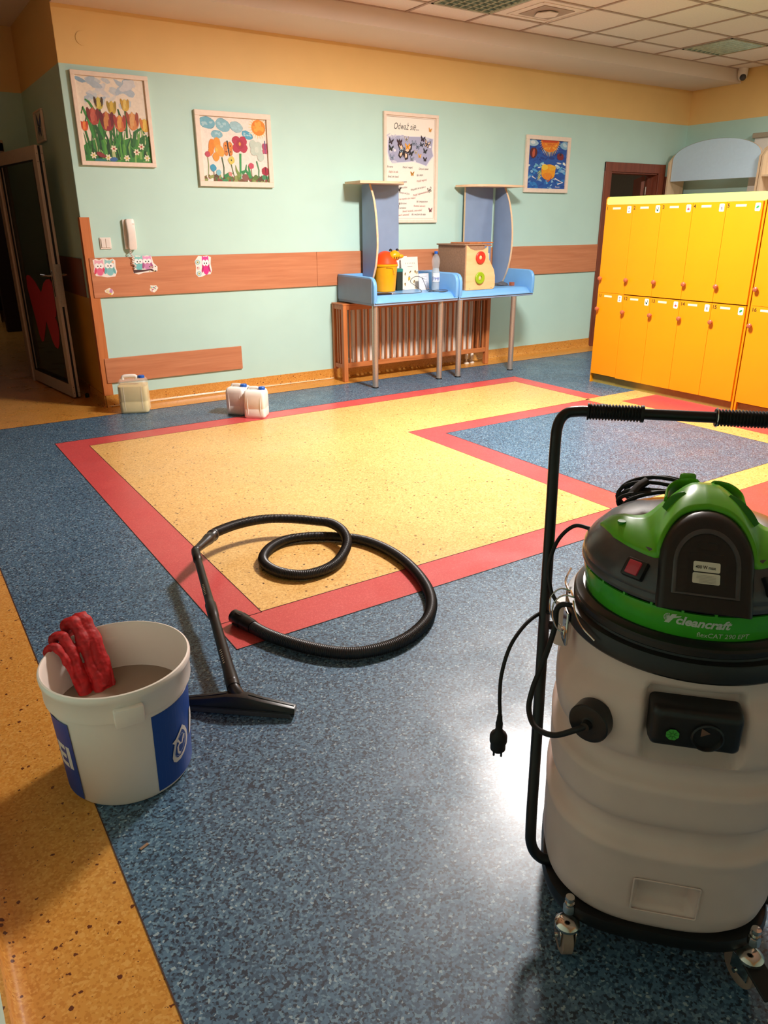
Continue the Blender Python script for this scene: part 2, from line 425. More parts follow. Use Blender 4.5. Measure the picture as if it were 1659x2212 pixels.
# welded seams (thin dark lines) between sheets
bm = B()
for a, b in [((-.59, -4.15), (1.62, -4.15)), ((-.59, -4.15), (-.59, -.93)), ((-.59, -.93), (3.70, -.93)), ((-.40, -3.94), (1.62, -3.94)), ((-.40, -3.94), (-.40, -1.12)), ((-.4, -1.12), (3.53, -1.12)), ((1.62, -3.94), (1.62, -2.06)), ((1.62, -2.06), (3.53, -2.06)), ((-1.2, -8.4), (-1.2, -.29)), ((-3, -.29), (7.1, -.29)), ((3.53, -2.06), (3.53, -1.12)), ((1.83, -3.95), (1.83, -2.24)), ((1.83, -2.24), (3.49, -2.24)), ((-.59, -3.945), (-.4, -3.945)), ((3.49, -3.95), (1.83, -3.95)), ((3.49, -2.24), (3.49, -3.95)), ((3.7, -2.26), (3.7, -4.15)), ((1.8, -4.15), (3.7, -4.15))]:
    w = .0013
    box(bm, min(a[0], b[0])-w, max(a[0], b[0])+w, min(a[1], b[1])-w, max(a[1], b[1])+w, 0, e*5)
put('welding_line', bm, M['seam'], floor, sm=0)
# walls
DX0, DX1, DZ = 5.87, 6.71, 1.965
def wq(x0, x1, z0, z1, y=0, mi=0): return ((x0, y, z0), (x1, y, z0), (x1, y, z1), (x0, y, z1), mi)
P25 = 2.5
bm = B()
box(bm, 0.0, DX0, 0, .15, 0, P25, mi=0); box(bm, DX1, 7.31, 0, .15, 0, P25, mi=0); box(bm, DX0, DX1, 0, .15, DZ, P25, mi=0); box(bm, 0, 7.31, 0, .15, P25, 3.05, mi=1)
wb = struct(put('wall_back', bm, [M['teal'], M['cream']], sm=0), 'long teal wall with yellow band above')
bm = B(); box(bm, 7.16, 7.31, -8.5, 0, 0, P25, mi=0); box(bm, 7.16, 7.31, -8.5, 0, P25, 3.05, mi=1)
struct(put('wall_right', bm, [M['teal'], M['cream']], sm=0))
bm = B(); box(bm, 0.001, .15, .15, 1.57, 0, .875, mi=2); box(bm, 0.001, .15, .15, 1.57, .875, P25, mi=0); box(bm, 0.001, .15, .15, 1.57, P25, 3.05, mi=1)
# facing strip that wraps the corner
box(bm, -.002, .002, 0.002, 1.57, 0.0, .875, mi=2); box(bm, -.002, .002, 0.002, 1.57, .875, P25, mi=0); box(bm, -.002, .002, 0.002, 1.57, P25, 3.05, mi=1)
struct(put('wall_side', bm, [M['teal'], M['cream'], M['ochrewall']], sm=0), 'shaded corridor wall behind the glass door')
bm = B(); box(bm, -.22, .15, 1.57, 1.7, 0, P25, mi=0); box(bm, -3.3, .15, 1.57, 1.7, P25, 3.05, mi=1); box(bm, -3.3, -1.25, 1.57, 1.7, 0, P25, mi=0); box(bm, -1.25, -.22, 1.57, 1.7, 2.1, P25, mi=0)
struct(put('wall_corridor', bm, [M['teal'], M['cream']], sm=0))
bm = B(); box(bm, -1.65, -1.478, -8.5, -4.4, 0, P25, mi=0); box(bm, -1.65, -1.478, -8.5, -4.4, P25, 3.05, mi=1)  # stops short; the unseen hall added beyond it darkens the corridor
struct(put('wall_left', bm, [M['teal'], M['cream']], sm=0))
bm = B(); box(bm, -1.65, 7.31, -8.65, -8.5, 0, P25, mi=0); box(bm, -1.65, 7.31, -8.65, -8.5, P25, 3.05, mi=1)
struct(put('wall_front', bm, [M['teal'], M['cream']], sm=0))
# rooms beyond; unseen dark hall walls added at left to darken the corridor
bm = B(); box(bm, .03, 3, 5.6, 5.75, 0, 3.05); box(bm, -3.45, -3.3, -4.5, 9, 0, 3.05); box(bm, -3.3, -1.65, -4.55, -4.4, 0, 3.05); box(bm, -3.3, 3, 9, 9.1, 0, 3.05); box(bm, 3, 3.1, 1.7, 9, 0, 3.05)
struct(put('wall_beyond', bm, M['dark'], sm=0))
bm = B(); box(bm, 4.6, 4.7, .15, 3.2, 0, 3.05); box(bm, 8.2, 8.3, .15, 3.2, 0, 3.05); box(bm, 4.6, 8.3, 3.2, 3.3, 0, 3.05); box(bm, 7.31, 8.3, .05, .15, 0, 3.05)
struct(put('wall_store', bm, M['oliveroom'], sm=0))
bm = B(); box(bm, 7.0, 8.3, .15, 3.3, -.1, 0)
struct(put('floor_store', bm, M['ochre'], sm=0))
# ceiling: slab, tees, tiles
bm = B(); box(bm, -3.5, 8.4, -8.7, 9.1, 3.05, 3.15)
ceil = struct(put('ceiling', bm, M['ceil'], sm=0), 'suspended grid ceiling')
bm = B(); box(bm, -3.5, 8.4, 0.0, 9.1, 3.0, 3.05); box(bm, -1.6, 0, -.6, 0, 3.0, 3.05); box(bm, -3.5, -1.51, -4.5, 0, 3.0, 3.05)
put('plaster_board', bm, M['soffit'], ceil, sm=0)
GX, GY = .61, .565
xs = [3.80+GX*k for k in range(-8, 7)]; ys = [-.93-GY*k for k in range(-1, 14)]
xs = [x for x in xs if x < 7.16]+[7.16]; ys = [-.622]+[y for y in ys if -8.5 < y < -.65]+[-8.5]
bm = B()
for x in xs[:-1]: box(bm, x-.012, x+.012, -8.5, -.62, 2.994, 3.002)
for y in ys: box(bm, -1.5, 7.16, y-.012, y+.012, 2.9945, 3.0015)
put('ceiling_tee', bm, M['tbar'], ceil, sm=0)
FIX = [(2.615, -1.2175+0.0, 'raster'), (5.665, -1.2175, 'louvre')]
def cell(x, y):
    i = max(k for k in range(len(xs)) if xs[k] <= x); j = max(k for k in range(len(ys)) if ys[k] >= y)
    return (xs[i], xs[i+1], ys[j+1], ys[j])
open_cells = [cell(2.9, -1.2), cell(5.95, -1.2)]
LC = [cell(p[0], p[1]) for p, w in LIGHTS]
tile_me = {}
for i in range(len(xs)-1):
    for j in range(len(ys)-1):
        c = (xs[i], xs[i+1], ys[j+1], ys[j])
        if c in open_cells or c in LC: continue
        w, d = round(c[1]-c[0]-.02, 3), round(c[3]-c[2]-.02, 3)
        if w < .05 or d < .05: continue
        if (w, d) not in tile_me:
            t = B(); box(t, -w/2, w/2, -d/2, d/2, 0, .015, .002)
            me = bpy.data.meshes.new('ceiling_tile'); t.to_mesh(me); t.free(); me.materials.append(M['ceil']); tile_me[(w, d)] = me
        o = new_obj('ceiling_tile', tile_me[(w, d)], ceil); o.location = ((c[0]+c[1])/2, (c[2]+c[3])/2, 3.001)
bm = B(); box(bm, 0.0, 7.16, -.62, 0, 2.866, 3.0)
struct(put('ceiling_soffit', bm, M['soffit'], sm=0), 'boxed soffit running along the picture wall')
# skirting: ochre vinyl coved up the wall
def cove(name, pts, label):
    """pts: wall foot line in xy, cove on the left-hand side normal n"""
    (x0, y0), (x1, y1) = pts; d = Vector((x1-x0, y1-y0)).normalized(); n = Vector((d.y, -d.x)); R = []
    prof = [(0, 0), (.045, .0), (.045, .001), (.028, .004), (.016, .012), (.010, .026), (.008, .1), (0, .1)]
    for (x, y) in pts: R.append([(x+n.x*a, y+n.y*a, z) for a, z in prof])
    bm = B(); rings(bm, R); return struct(put(name, bm, M['ochre'], sm=50), label)
bb = cove('baseboard_back', ((0.0, 0), (5.76, 0)), 'ochre coved vinyl skirting')
bm = B(); box(bm, .02, 2.16, -.030, -.018, .008, .015, .002)  # cream strip paints the bright highlight on the cove bend
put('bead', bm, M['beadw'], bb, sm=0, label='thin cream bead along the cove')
cove('baseboard_side', ((-.002, 1.57), (-.002, 0)), 'ochre skirting of the corridor')
cove('baseboard_left', ((-1.478, -8.5), (-1.478, -4.4)), 'ochre skirting of the left wall')
# rails on the wall
def board(name, x0, x1, z0, z1, label, y1=-.001, th=.016, m='rail'):
    bm = B(); box(bm, x0, x1, y1-th, y1, z0, z1, .0015); return put(name, bm, M[m], sm=0)
tag(board('wall_guard_board', .018, 2.019, .88, 1.18, ''), 'long beech laminate wall guard left of the blue tables, owl stickers on it', 'wall guard', 'beech wall guards')
tag(board('wall_guard_board', 2.021, 4.4, .88, 1.18, ''), 'beech laminate wall guard behind the blue changing tables', 'wall guard', 'beech wall guards')
tag(board('wall_guard_board', 4.402, 5.755, .88, 1.18, ''), 'beech laminate wall guard running up to the brown door frame', 'wall guard', 'beech wall guards')
tag(board('wall_guard_board', .026, 1.222, .20, .40, ''), 'low short beech wall guard just above the skirting', 'wall guard', 'beech wall guards')
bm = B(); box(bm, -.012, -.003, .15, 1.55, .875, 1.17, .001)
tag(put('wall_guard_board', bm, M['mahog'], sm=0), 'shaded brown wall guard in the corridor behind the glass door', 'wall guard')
bm = B(); prism(bm, [(-.010, -.010), (.062, -.010), (.062, -.001), (-.001, -.001), (-.001, .05), (-.010, .05)], .10, 1.475, plane='xy')
tag(put('corner_guard', bm, M['railz'], sm=0), 'orange-brown wooden corner guard on the wall edge by the glass door', 'corner guard')

# ================================================================== door frame and door on the right
df = struct(thing('door_1', 'brown door frame beside the yellow lockers', 'door', (0, 0, 0)))
del df['category']
bm = B(); box(bm, 5.762, 5.875, -.02, -.001, 0, 2.058, .003); box(bm, 6.70, 6.812, -.02, -.001, 0, 2.058, .003)
box(bm, 5.762, 6.812, -.021, -.001, 1.96, 2.058, .003)
put('door_casing', bm, M['mahog'], df, sm=0)
bm = B(); box(bm, 5.87, 5.89, 0, .16, 0, 1.965); box(bm, 6.69, 6.71, 0, .16, 0, 1.965); box(bm, 5.87, 6.71, 0, .16, 1.945, 1.965)
box(bm, 5.89, 5.905, .06, .12, 0, 1.95); box(bm, 6.675, 6.69, .06, .12, 0, 1.95)
put('door_jamb', bm, M['mahog'], df, sm=0)
lf = put('door_leaf', box(B(), 0, .80, 0, .04, .01, 1.94, .002), M['mahog'], df, sm=0, loc=(6.685, .165, 0), rz=math.radians(46))
put('hinge', lathe(B(), [(.008, 0), (.008, .09)], (6.672, .13, 1.73), 12), M['alu'], df)
bm = B(); box(bm, 6.83, 7.14, -.018, -.001, .02, 1.93, .002)
tag(put('wall_board', bm, M['mahog'], sm=0), 'narrow brown board on the wall between the door frame and the arched shelf', 'board')
bm = B(); box(bm, 5.0, 5.87, 3.18, 3.2, .0, .09)
tag(put('skirting_strip', bm, M['white'], sm=0), 'pale skirting seen through the gap beside the lockers', 'skirting')

# ================================================================== corridor: glass door leaf
gd = struct(thing('door_2', 'open glazed door leaf with white aluminium frame and crimson butterfly', 'door', (-.297, 1.586, 0), math.radians(-82.9)))
del gd['category']
GW, GH = 1.10, 2.005
def glframe(y0, y1, ins=0):
    bm = B()
    box(bm, ins, .085, y0, y1, .012, GH-ins, .002); box(bm, GW-.085, GW-ins, y0, y1, .012, GH-ins, .002)
    box(bm, .08, GW-.08, y0, y1, .012, .125, .002); box(bm, .08, GW-.08, y0, y1, GH-.10, GH-ins, .002)
    return bm
put('door_frame', glframe(0, .024), M['aluw'], gd, sm=0)
put('gasket', glframe(.023, .043, .004), M['rub'], gd, sm=0)
put('door_frame', glframe(.042, .062), M['aluw'], gd, sm=0)
bm = B(); box(bm, .08, .095, -.001, .01, .12, GH-.1); box(bm, GW-.092, GW-.083, -.001, .01, .12, GH-.1); box(bm, .08, GW-.08, -.001, .01, .12, .135); box(bm, .08, GW-.08, -.001, .01, GH-.112, GH-.1)
put('gasket', bm, M['rub'], gd, sm=0)
put('glass_pane', box(B(), .088, GW-.088, .026, .032, .128, GH-.105), M['glass'], gd, sm=0)
# butterfly sticker on the pane (outline in leaf x,z)
def leafpt(px, py): return px, py
bf = [(0.229, 0.984), (0.27, 1.0), (0.334, 0.998), (0.462, 0.95), (0.589, 0.86), (0.699, 0.951), (0.796, 0.986), (0.876, 0.993), (0.933, 0.958), (0.944, 0.905), (0.927, 0.743), (0.899, 0.686), (0.866, 0.676), (0.905, 0.632), (0.911, 0.559), (0.862, 0.442), (0.807, 0.400), (0.748, 0.407), (0.694, 0.455), (0.603, 0.624), (0.435, 0.427), (0.38, 0.415), (0.335, 0.476), (0.286, 0.654), (0.25, 0.756), (0.208, 0.894)]
put('butterfly_sticker', prism(B(), bf, .022, .0255), M['pink'], gd, sm=0, label='crimson butterfly sticker')
bm = B(); box(bm, GW-.055, GW-.03, -.006, 0, .86, 1.07, .004)
put('lock_plate', bm, M['chrome'], gd)
bm = B(); tube(bm, [(GW-.043, 0, 1.03), (GW-.043, -.045, 1.03), (GW-.055, -.055, 1.03), (GW-.17, -.055, 1.03)], .009, 8); tube(bm, [(GW-.043, .062, 1.03), (GW-.043, .11, 1.03), (GW-.055, .12, 1.03), (GW-.17, .12, 1.03)], .009, 8)
put('door_handle', bm, M['chrome'], gd)
bm = B(); box(bm, GW-.001, GW+.002, .004, .058, .78, 1.12, .001); box(bm, GW, GW+.006, .02, .044, .80, .84, .002); box(bm, GW, GW+.005, .02, .044, .95, 1.0, .002); box(bm, GW, GW+.006, .02, .044, 1.06, 1.1, .002)
put('lock_case', bm, M['alu'], gd, sm=0)
bm = B()
for z in (.05, .10, GH-.06, GH-.12):
    for y in (.012, .052): lathe(bm, [(.003, 0), (.003, .002)], (GW, y, z), 8, ax='x')
put('screw', bm, M['rub'], gd)
bm = B(); box(bm, -.31, -.22, 1.56, 1.72, 0, 2.1, .003); box(bm, -1.34, -1.25, 1.56, 1.72, 0, 2.1, .003); box(bm, -1.34, -.22, 1.56, 1.72, 2.03, 2.12, .003)
struct(put('door_frame_corridor', bm, M['aluw'], sm=0), 'white aluminium frame of the corridor door')
bm = B(); lathe(bm, [(.018, 0), (.018, .03), (.012, .036)], (0, 0, 0), 16)
tag(put('door_stop', bm, M['rub'], loc=(-.045, .50, .0)), 'small black door stop on the floor behind the glass door', 'door stop')
# far shelf
sh = thing('bookcase', 'lit yellow bookcase at the far end of the corridor', 'bookcase', (-.43, 6.9, 0))
bm = B(); box(bm, -.3, -.27, 0, .35, 0, 1.9); box(bm, .52, .55, 0, .35, 0, 1.9)
put('side_panel', bm, M['cream'], sh, sm=0)
for k in range(5): put('shelf', box(B(), -.27, .52, 0, .35, .05+.42*k, .08+.42*k), M['ply'], sh, sm=0)
for k in range(9):
    o = put('box_file', box(B(), -.035, .035, 0, .22, 0, .30, .002), M['paper'] if k % 3 else M['cream'], sm=0, loc=(-.43+.47-.09*k, 6.97, .08+.42*(1+0)))
    tag(o, 'white upright box file in the far bookcase', 'box file', 'box files in the far bookcase')

# small things on the walls
def frame_thing(name, label, x0, x1, z0, z1, fw_=.035, d=.028, y=-.002, cat='picture', loc=None, rz=0, group='framed children pictures on the wall'):
    W, H = x1-x0, z1-z0
    t = thing(name, label, cat, loc or (x0, y, z0), rz, group)
    bm = B()
    box(bm, 0, W, -d, 0, 0, fw_, .002); box(bm, 0, W, -d, 0, H-fw_, H, .002); box(bm, 0, fw_, -d, 0, fw_, H-fw_, .002); box(bm, W-fw_, W, -d, 0, fw_, H-fw_, .002)
    put('picture_frame', bm, M['frame'], t, sm=0)
    box_ = B(); box(box_, fw_*.8, W-fw_*.8, -.010, -.001, fw_*.8, H-fw_*.8)
    put('backing_board', box_, M['paper'], t, sm=0)
    return t, W-2*fw_, H-2*fw_, fw_
R_ = random.Random(11)
def jit(a): return R_.uniform(-a, a)
# ---- tulips painting
t, w, h, f = frame_thing('tulip_painting', 'framed painting of red and yellow tulips in green leaves, nearest the glass door', .062, .622, 1.838, 2.462, .03)
A = Art(w, h); A.poly([(0, 0), (1, 0), (1, 1), (0, 1)], 'efe4d2')
for k in range(26): A.ell(R_.uniform(.03, .8), R_.uniform(.02, .3), R_.uniform(.05, .14), R_.uniform(.02, .05), R_.choice(['c9d3d8', 'b4c6d4', 'dcdcd6', '9fb9cd', 'd6d9dc', '8fb0c8']), jit(40), 12, .2)
A.poly([(0, 1), (0, .82), (.1, .76), (.3, .72), (.5, .76), (.7, .70), (.9, .72), (1, .66), (1, 1)], '3f8a3a')
for k in range(70):
    x = R_.uniform(.02, .98); y0 = R_.uniform(.9, 1.0); hh = R_.uniform(.15, .42)
    A.stroke([(x, y0), (x+jit(.03), y0-hh*.5), (x+jit(.08), y0-hh)], R_.uniform(.025, .055), R_.choice(['2f7a34', '1f5c2c', '56a03c', '3f8f3e', '7db356', '17461f', '86b860', 'b9c88a']), .006)
for P in ([(.18, .72), (.12, .5), (.06, .36), (.03, .44)], [(.30, .72), (.26, .45), (.16, .30), (.11, .27)], [(.28, .74), (.20, .55), (.10, .46), (.07, .55)], [(.74, .80), (.80, .62), (.90, .57), (.93, .64)], [(.84, .86), (.87, .70), (.95, .66), (.99, .8)], [(.92, .85), (.97, .74), (1, .72)], [(.48, .82), (.56, .66), (.55, .6)], [(.62, .62), (.60, .48), (.57, .36)]):
    A.stroke(P, .055, R_.choice(['2c7030', '3d8f3c', '1f5c2c']), .02)
stem = [(.30, .36, .33, .7), (.48, .40, .47, .75), (.68, .36, .66, .7), (.18, .56, .22, .85), (.42, .62, .42, .8), (.58, .62, .58, .78), (.78, .62, .74, .8), (.06, .64, .10, .85), (.92, .66, .9, .8)]
for x0, y0, x1, y1 in stem: A.stroke([(x0, y0), ((x0+x1)/2, (y0+y1)/2), (x1, y1)], .028, '2b6d2d', .03)
def tulip(x, y, r, c1, c2, c3):
    A.ell(x, y, r, r*1.15, c1, 0, 14, .05)
    for dx, c in ((-.75, c2), (0, c3), (.7, c2)): A.ell(x+dx*r, y-r*.35, r*.33, r*.95, c, dx*12, 10, .08)
    A.ell(x-.3*r, y+.1*r, r*.25, r*.8, c3, 0, 9, .1); A.ell(x+.35*r, y+.2*r, r*.22, r*.6, c1, 0, 9, .1)
tulip(.30, .31, .062, 'c6b64a', '4a3420', 'd8c860'); tulip(.485, .355, .065, 'c9ab40', 'a48a2e', 'd9b94a'); tulip(.685, .31, .06, 'dcb64a', 'c79b34', 'e6cb70')
tulip(.20, .47, .085, 'b04a3a', '7c2a26', 'c96450'); tulip(.39, .52, .10, '9c3434', '6e2228', 'd08a4a'); tulip(.58, .535, .085, 'd0703a', 'a63c30', 'e0a050'); tulip(.775, .50, .09, 'd58848', 'a04a30', 'e0a868')
tulip(.055, .585, .05, 'e0662a', 'c24020', 'ee8a40'); tulip(.955, .54, .07, 'dcae3c', 'd07a30', 'e6c454')
for x, y in ((.44, .84), (.13, .93), (.34, .95), (.78, .87), (.62, .95), (.93, .94), (.86, .80)):
    for q in range(6): A.ell(x+.03*math.cos(q*1.05), y+.026*math.sin(q*1.05), .02, .012, 'efe8cc', q*60, 8)
    A.ell(x, y, .014, .014, R_.choice(['b03030', 'd8c050', '98302c']))
A.ell(.24, .92, .075, .03, '8a3434', 20, 12, .1); A.ell(.42, .97, .06, .03, '3f6fa8', 0, 10, .2); A.ell(.22, .985, .1, .02, '2f7f7a', 0, 10, .2)
A.build('painting', t, M['ink'], flat_xz(f, -.0105, f), lift=.00002)
# ---- flowers and sun painting
t, w, h, f = frame_thing('flower_painting', 'framed drawing of flowers under blue clouds and an orange sun', .967, 1.625, 1.711, 2.268, .04)
A = Art(w, h); A.poly([(0, 0), (1, 0), (1, 1), (0, 1)], 'f0e8dc')
for x, y, rx, ry, r0, c in ((.11, .10, .115, .085, 6, '74b4c8'), (.34, .125, .11, .095, 18, '86bccb'), (.54, .14, .10, .08, 18, 'a0c8d0'), (.24, .27, .085, .06, 0, '84bccb'), (.70, .255, .085, .06, 22, '52a8c8')):
    A.ell(x, y, rx*1.03, ry*1.06, '4f8ea6', r0, 18, .05); A.ell(x, y, rx, ry, c, r0, 18, .04)
    for q in range(5): A.ell(x+jit(rx*.6), y+jit(ry*.5), rx*.25, ry*.2, 'a8d2dc', jit(40), 9, .2)
for q in range(22):
    a = q*2*PI/22; A.stroke([(.88+.10*math.cos(a), .13+.12*math.sin(a)), (.88+.155*math.cos(a), .13+.18*math.sin(a))], .014, 'f0dc8a', .004)
A.ell(.88, .13, .108, .125, 'ec8c14', 0, 22, .02)
for q in range(9): A.ell(.88+jit(.06), .13+jit(.07), .03, .04, R_.choice(['f4a024', 'e67c10', 'f8ac3a']), jit(60), 9, .2)
for q in range(60): A.ell(R_.uniform(0, 1), R_.uniform(.92, 1.0), R_.uniform(.02, .05), R_.uniform(.02, .05), R_.choice(['5b7a34', '7a5a34', '3f8f5c', '6e8a3a', '8a4a3a', '4a6a30', '94a05a', '5c4428']), jit(90), 9, .25)
def st(P, w_, c): A.stroke(P, w_, c, w_*.8)
st([(.08, .60), (.085, .75), (.07, .92)], .014, '8fa06a'); st([(.29, .62), (.31, .78), (.30, .94)], .018, '3c5a34'); st([(.42, .70), (.44, .82), (.46, .92)], .014, '5a7040'); st([(.575, .55), (.565, .75), (.555, .93)], .032, '2f9a52'); st([(.82, .66), (.85, .8), (.84, .93)], .022, '4f8a5c'); st([(.73, .76), (.735, .93)], .012, '8a7a56'); st([(.155, .82), (.155, .93)], .012, '6a5a3a'); st([(.96, .90), (.985, 1.0)], .012, '2a2a20')
for P in ([(.55, .92), (.50, .82), (.49, .74)], [(.58, .86), (.64, .82), (.66, .72)], [(.72, .94), (.66, .84), (.64, .78)], [(.70, .92), (.70, .82), (.685, .74)], [(.31, .93), (.40, .86), (.44, .87)]): A.stroke(P, .055, R_.choice(['37994f', '7f9a4c', '2f8a4c']), .008)
for dx, dy, rx, ry, r0 in ((-.06, -.06, .05, .10, 10), (.02, -.10, .05, .09, -10), (.05, .02, .06, .10, -30), (-.01, .12, .05, .07, 10), (-.08, .03, .04, .08, 20)): A.ell(.215+dx, .50+dy, rx, ry, R_.choice(['ec9a2c', 'f0a63c', 'e88a1c']), r0, 12, .08)
A.ell(.215, .51, .02, .03, 'f2c050')
for s_, x in ((-1, .36), (1, .43)): A.ell(x, .44, .035, .07, 'e0862c', s_*-10, 10, .05); A.ell(x, .54, .03, .06, 'd8802c', s_*10, 10, .05); A.ell(x, .44, .008, .012, '3a2010'); A.ell(x, .53, .008, .012, '3a2010')
A.stroke([(.385, .36), (.395, .48), (.41, .60)], .022, '1c120c', .01)
A.ell(.43, .66, .05, .065, 'dccb5c', 0, 10, .15); A.ell(.43, .66, .01, .012, '40301c')
for q, (dx, dy) in enumerate(((-.05, -.06), (.05, -.055), (.055, .05), (-.05, .055), (0, 0))): A.ell(.575+dx, .41+dy, .062, .075, 'b82c4a' if q < 4 else 'a8243e', 0, 12, .06)
A.ell(.575, .40, .016, .03, 'e6a43c')
for dx, dy in ((-.05, -.07), (.03, -.05), (-.04, .03), (.04, .05), (.06, .12), (0, 0)): A.ell(.83+dx, .47+dy, .055, .075, 'c2d2c4', 0, 12, .06)
A.ell(.83, .48, .03, .05, 'd2ded0')
for s_, x in ((-1, .945), (1, .985)): A.ell(x, .42, .025, .05, 'b0486a', 0, 9); A.ell(x, .50, .025, .04, 'c05070', 0, 9)
A.stroke([(.965, .33), (.965, .54)], .012, '3a5a9a', .006)
for x, y, r0, c in ((.08, .58, .038, 'c2485c'), (.73, .74, .042, 'c84a62'), (.955, .82, .058, 'a81c38'), (.15, .79, .045, '3c9cc0'), (.225, .86, .038, '80c4d4'), (.40, .88, .03, 'd88a80'), (.63, .93, .05, '8c5a50')):
    A.ell(x, y, r0, r0*1.25, c, 0, 12, .1)
A.stroke([(.955, .76), (.955, .89)], .01, '2a1016', .006)
A.build('painting', t, M['ink'], flat_xz(f, -.0105, f), lift=.00002)
# ---- sunset painting
t, w, h, f = frame_thing('sunset_painting', 'small framed painting of a sun over a blue sea, next to the brown door', 4.53, 5.172, 1.722, 2.27, .04)
A = Art(w, h); A.poly([(0, 0), (1, 0), (1, 1), (0, 1)], '1f55a8')
for q in range(150):
    y = R_.uniform(0, 1); c = R_.choice(['1c3f96', '23489e', '1a3a8a', '2a5cb4'] if y < .42 else (['d8e4e8', 'a8cfe0', 'eef0ec', '6fb4d0'] if y < .56 else ['2a7cc4', '1c5cb0', '5aa4d8', '2468b8', '184a9c', '88b8dc']))
    A.ell(R_.uniform(0, 1), y, R_.uniform(.03, .09), R_.uniform(.012, .035), c, jit(35), 10, .2)
A.ell(.12, .07, .12, .07, 'a8c8d8', 0, 14, .1); A.ell(.1, .06, .06, .035, 'dfe8ea', 0, 10, .1); A.ell(.93, .09, .13, .085, '86b4d0', 0, 14, .1); A.ell(.93, .08, .06, .04, 'b8d4e0', 20, 10, .1)
for q in range(19):
    a = PI*(.04+.92*q/18); A.stroke([(.54+.19*math.cos(a), .0+.21*math.sin(a)), (.54+.275*math.cos(a), .0+.33*math.sin(a))], .022, R_.choice(['f2cc4a', 'f0dca0', 'e08a3a']), .004)
A.poly([(.30, 0)]+[(.54-.235*math.cos(PI*k/16), .24*math.sin(PI*k/16)) for k in range(17)]+[(.78, 0)], 'e6801c')
A.poly([(.31, 0), (.77, 0), (.72, .04), (.36, .05)], 'cc4418')
for q in range(12): A.ell(R_.uniform(.4, .7), R_.uniform(.06, .19), .035, .018, R_.choice(['f09c34', 'ec8c20', 'd86c1c', 'f4b040']), jit(60), 9, .2)
A.ell(.13, .265, .09, .11, '5c1c22', 0, 12, .1); A.ell(.13, .27, .035, .09, 'c2583c', 5, 10, .1); A.ell(.84, .32, .09, .07, '7a2430', 0, 12, .15); A.ell(.83, .28, .03, .03, '30182c')
A.ell(.54, .65, .19, .16, 'f0a018', 0, 20, .06); A.ell(.44, .55, .09, .06, 'f0c83c', 0, 12, .1); A.ell(.64, .56, .09, .06, 'ecb430', 0, 12, .1); A.ell(.52, .73, .13, .07, 'e88a1c', 0, 14, .1); A.poly([(.44, .76), (.54, .84), (.66, .72), (.6, .82), (.54, .86)], 'cc5a20')
for q in range(16): A.stroke([(.33+jit(.03), .62+q*.008), (.28+jit(.05), .66+q*.012)], .012, R_.choice(['8fae5a', '4fa0a0', 'e0d060']), .003)
for P in ([(.12, .75), (.22, .80)], [(.72, .78), (.93, .86)], [(.80, .90), (.95, .86)]): A.stroke(P, .025, 'dcdce4', .01)
A.text('Danuta', .74, .975, .05, 'e8e8f0', shear=.3)
A.build('painting', t, M['ink'], flat_xz(f, -.0105, f), lift=.00002)
# ---- butterfly poster
t, w, h, f = frame_thing('butterfly_poster', 'tall framed poster with butterflies and handwritten lines, headed Odważ się', 2.758, 3.381, 1.426, 2.372, .028)
A = Art(w, h); A.poly([(0, 0), (1, 0), (1, 1), (0, 1)], 'f4ece0')
A.stroke([(.012, .012), (.988, .012), (.988, .988), (.012, .988), (.012, .012)], .008, 'a08c74')
A.text('Odważ się...', .15, .125, .088, '2c3434', .0, .25, .72)
base = [(.05, .20), (.25, .185), (.5, .19), (.75, .185), (.95, .20), (.93, .30), (.96, .36), (.88, .41), (.82, .46), (.7, .44), (.55, .42), (.4, .43), (.2, .44), (.08, .42), (.04, .34)]
A.poly([(.5+(x-.5)*1.04, .31+(y-.31)*1.06) for x, y in base], 'd9dae4'); A.poly(base, 'a4a8c4')
for q in range(18): A.ell(R_.choice([R_.uniform(.03, .2), R_.uniform(.8, .96), R_.uniform(.1, .9)]), R_.choice([R_.uniform(.18, .22), R_.uniform(.38, .44), R_.uniform(.18, .44)]) if q < 14 else .2, R_.uniform(.02, .06), R_.uniform(.006, .015), R_.choice(['c8cad8', 'dfe0e8', 'b8bcd0']), jit(40), 10, .3)
def bfly(x, y, s, c, c2=None, rot=0):
    a = math.radians(rot)
    def q(dx, dy): u, v = dx*s, dy*s; return (x+u*math.cos(a)-v*math.sin(a), y+(u*math.sin(a)+v*math.cos(a))*w/h)
    for sg in (-1, 1):
        A.poly([q(0, 0), q(sg*.25, -.5), q(sg*.8, -1.0), q(sg*.85, -.45), q(sg*.55, 0)], c)
        A.poly([q(0, 0), q(sg*.55, .05), q(sg*.6, .5), q(sg*.3, .7), q(sg*.05, .3)], c)
        if c2:
            A.poly([q(sg*.12, -.15), q(sg*.35, -.5), q(sg*.68, -.75), q(sg*.66, -.4), q(sg*.42, -.08)], c2)
            A.poly([q(sg*.14, .08), q(sg*.42, .12), q(sg*.44, .4), q(sg*.26, .5)], c2)
    A.stroke([q(0, -.4), q(0, .5)], s*.09, '20181c')
bfly(.36, .335, .17, '2a1c1c', 'e8c8ac', 12)
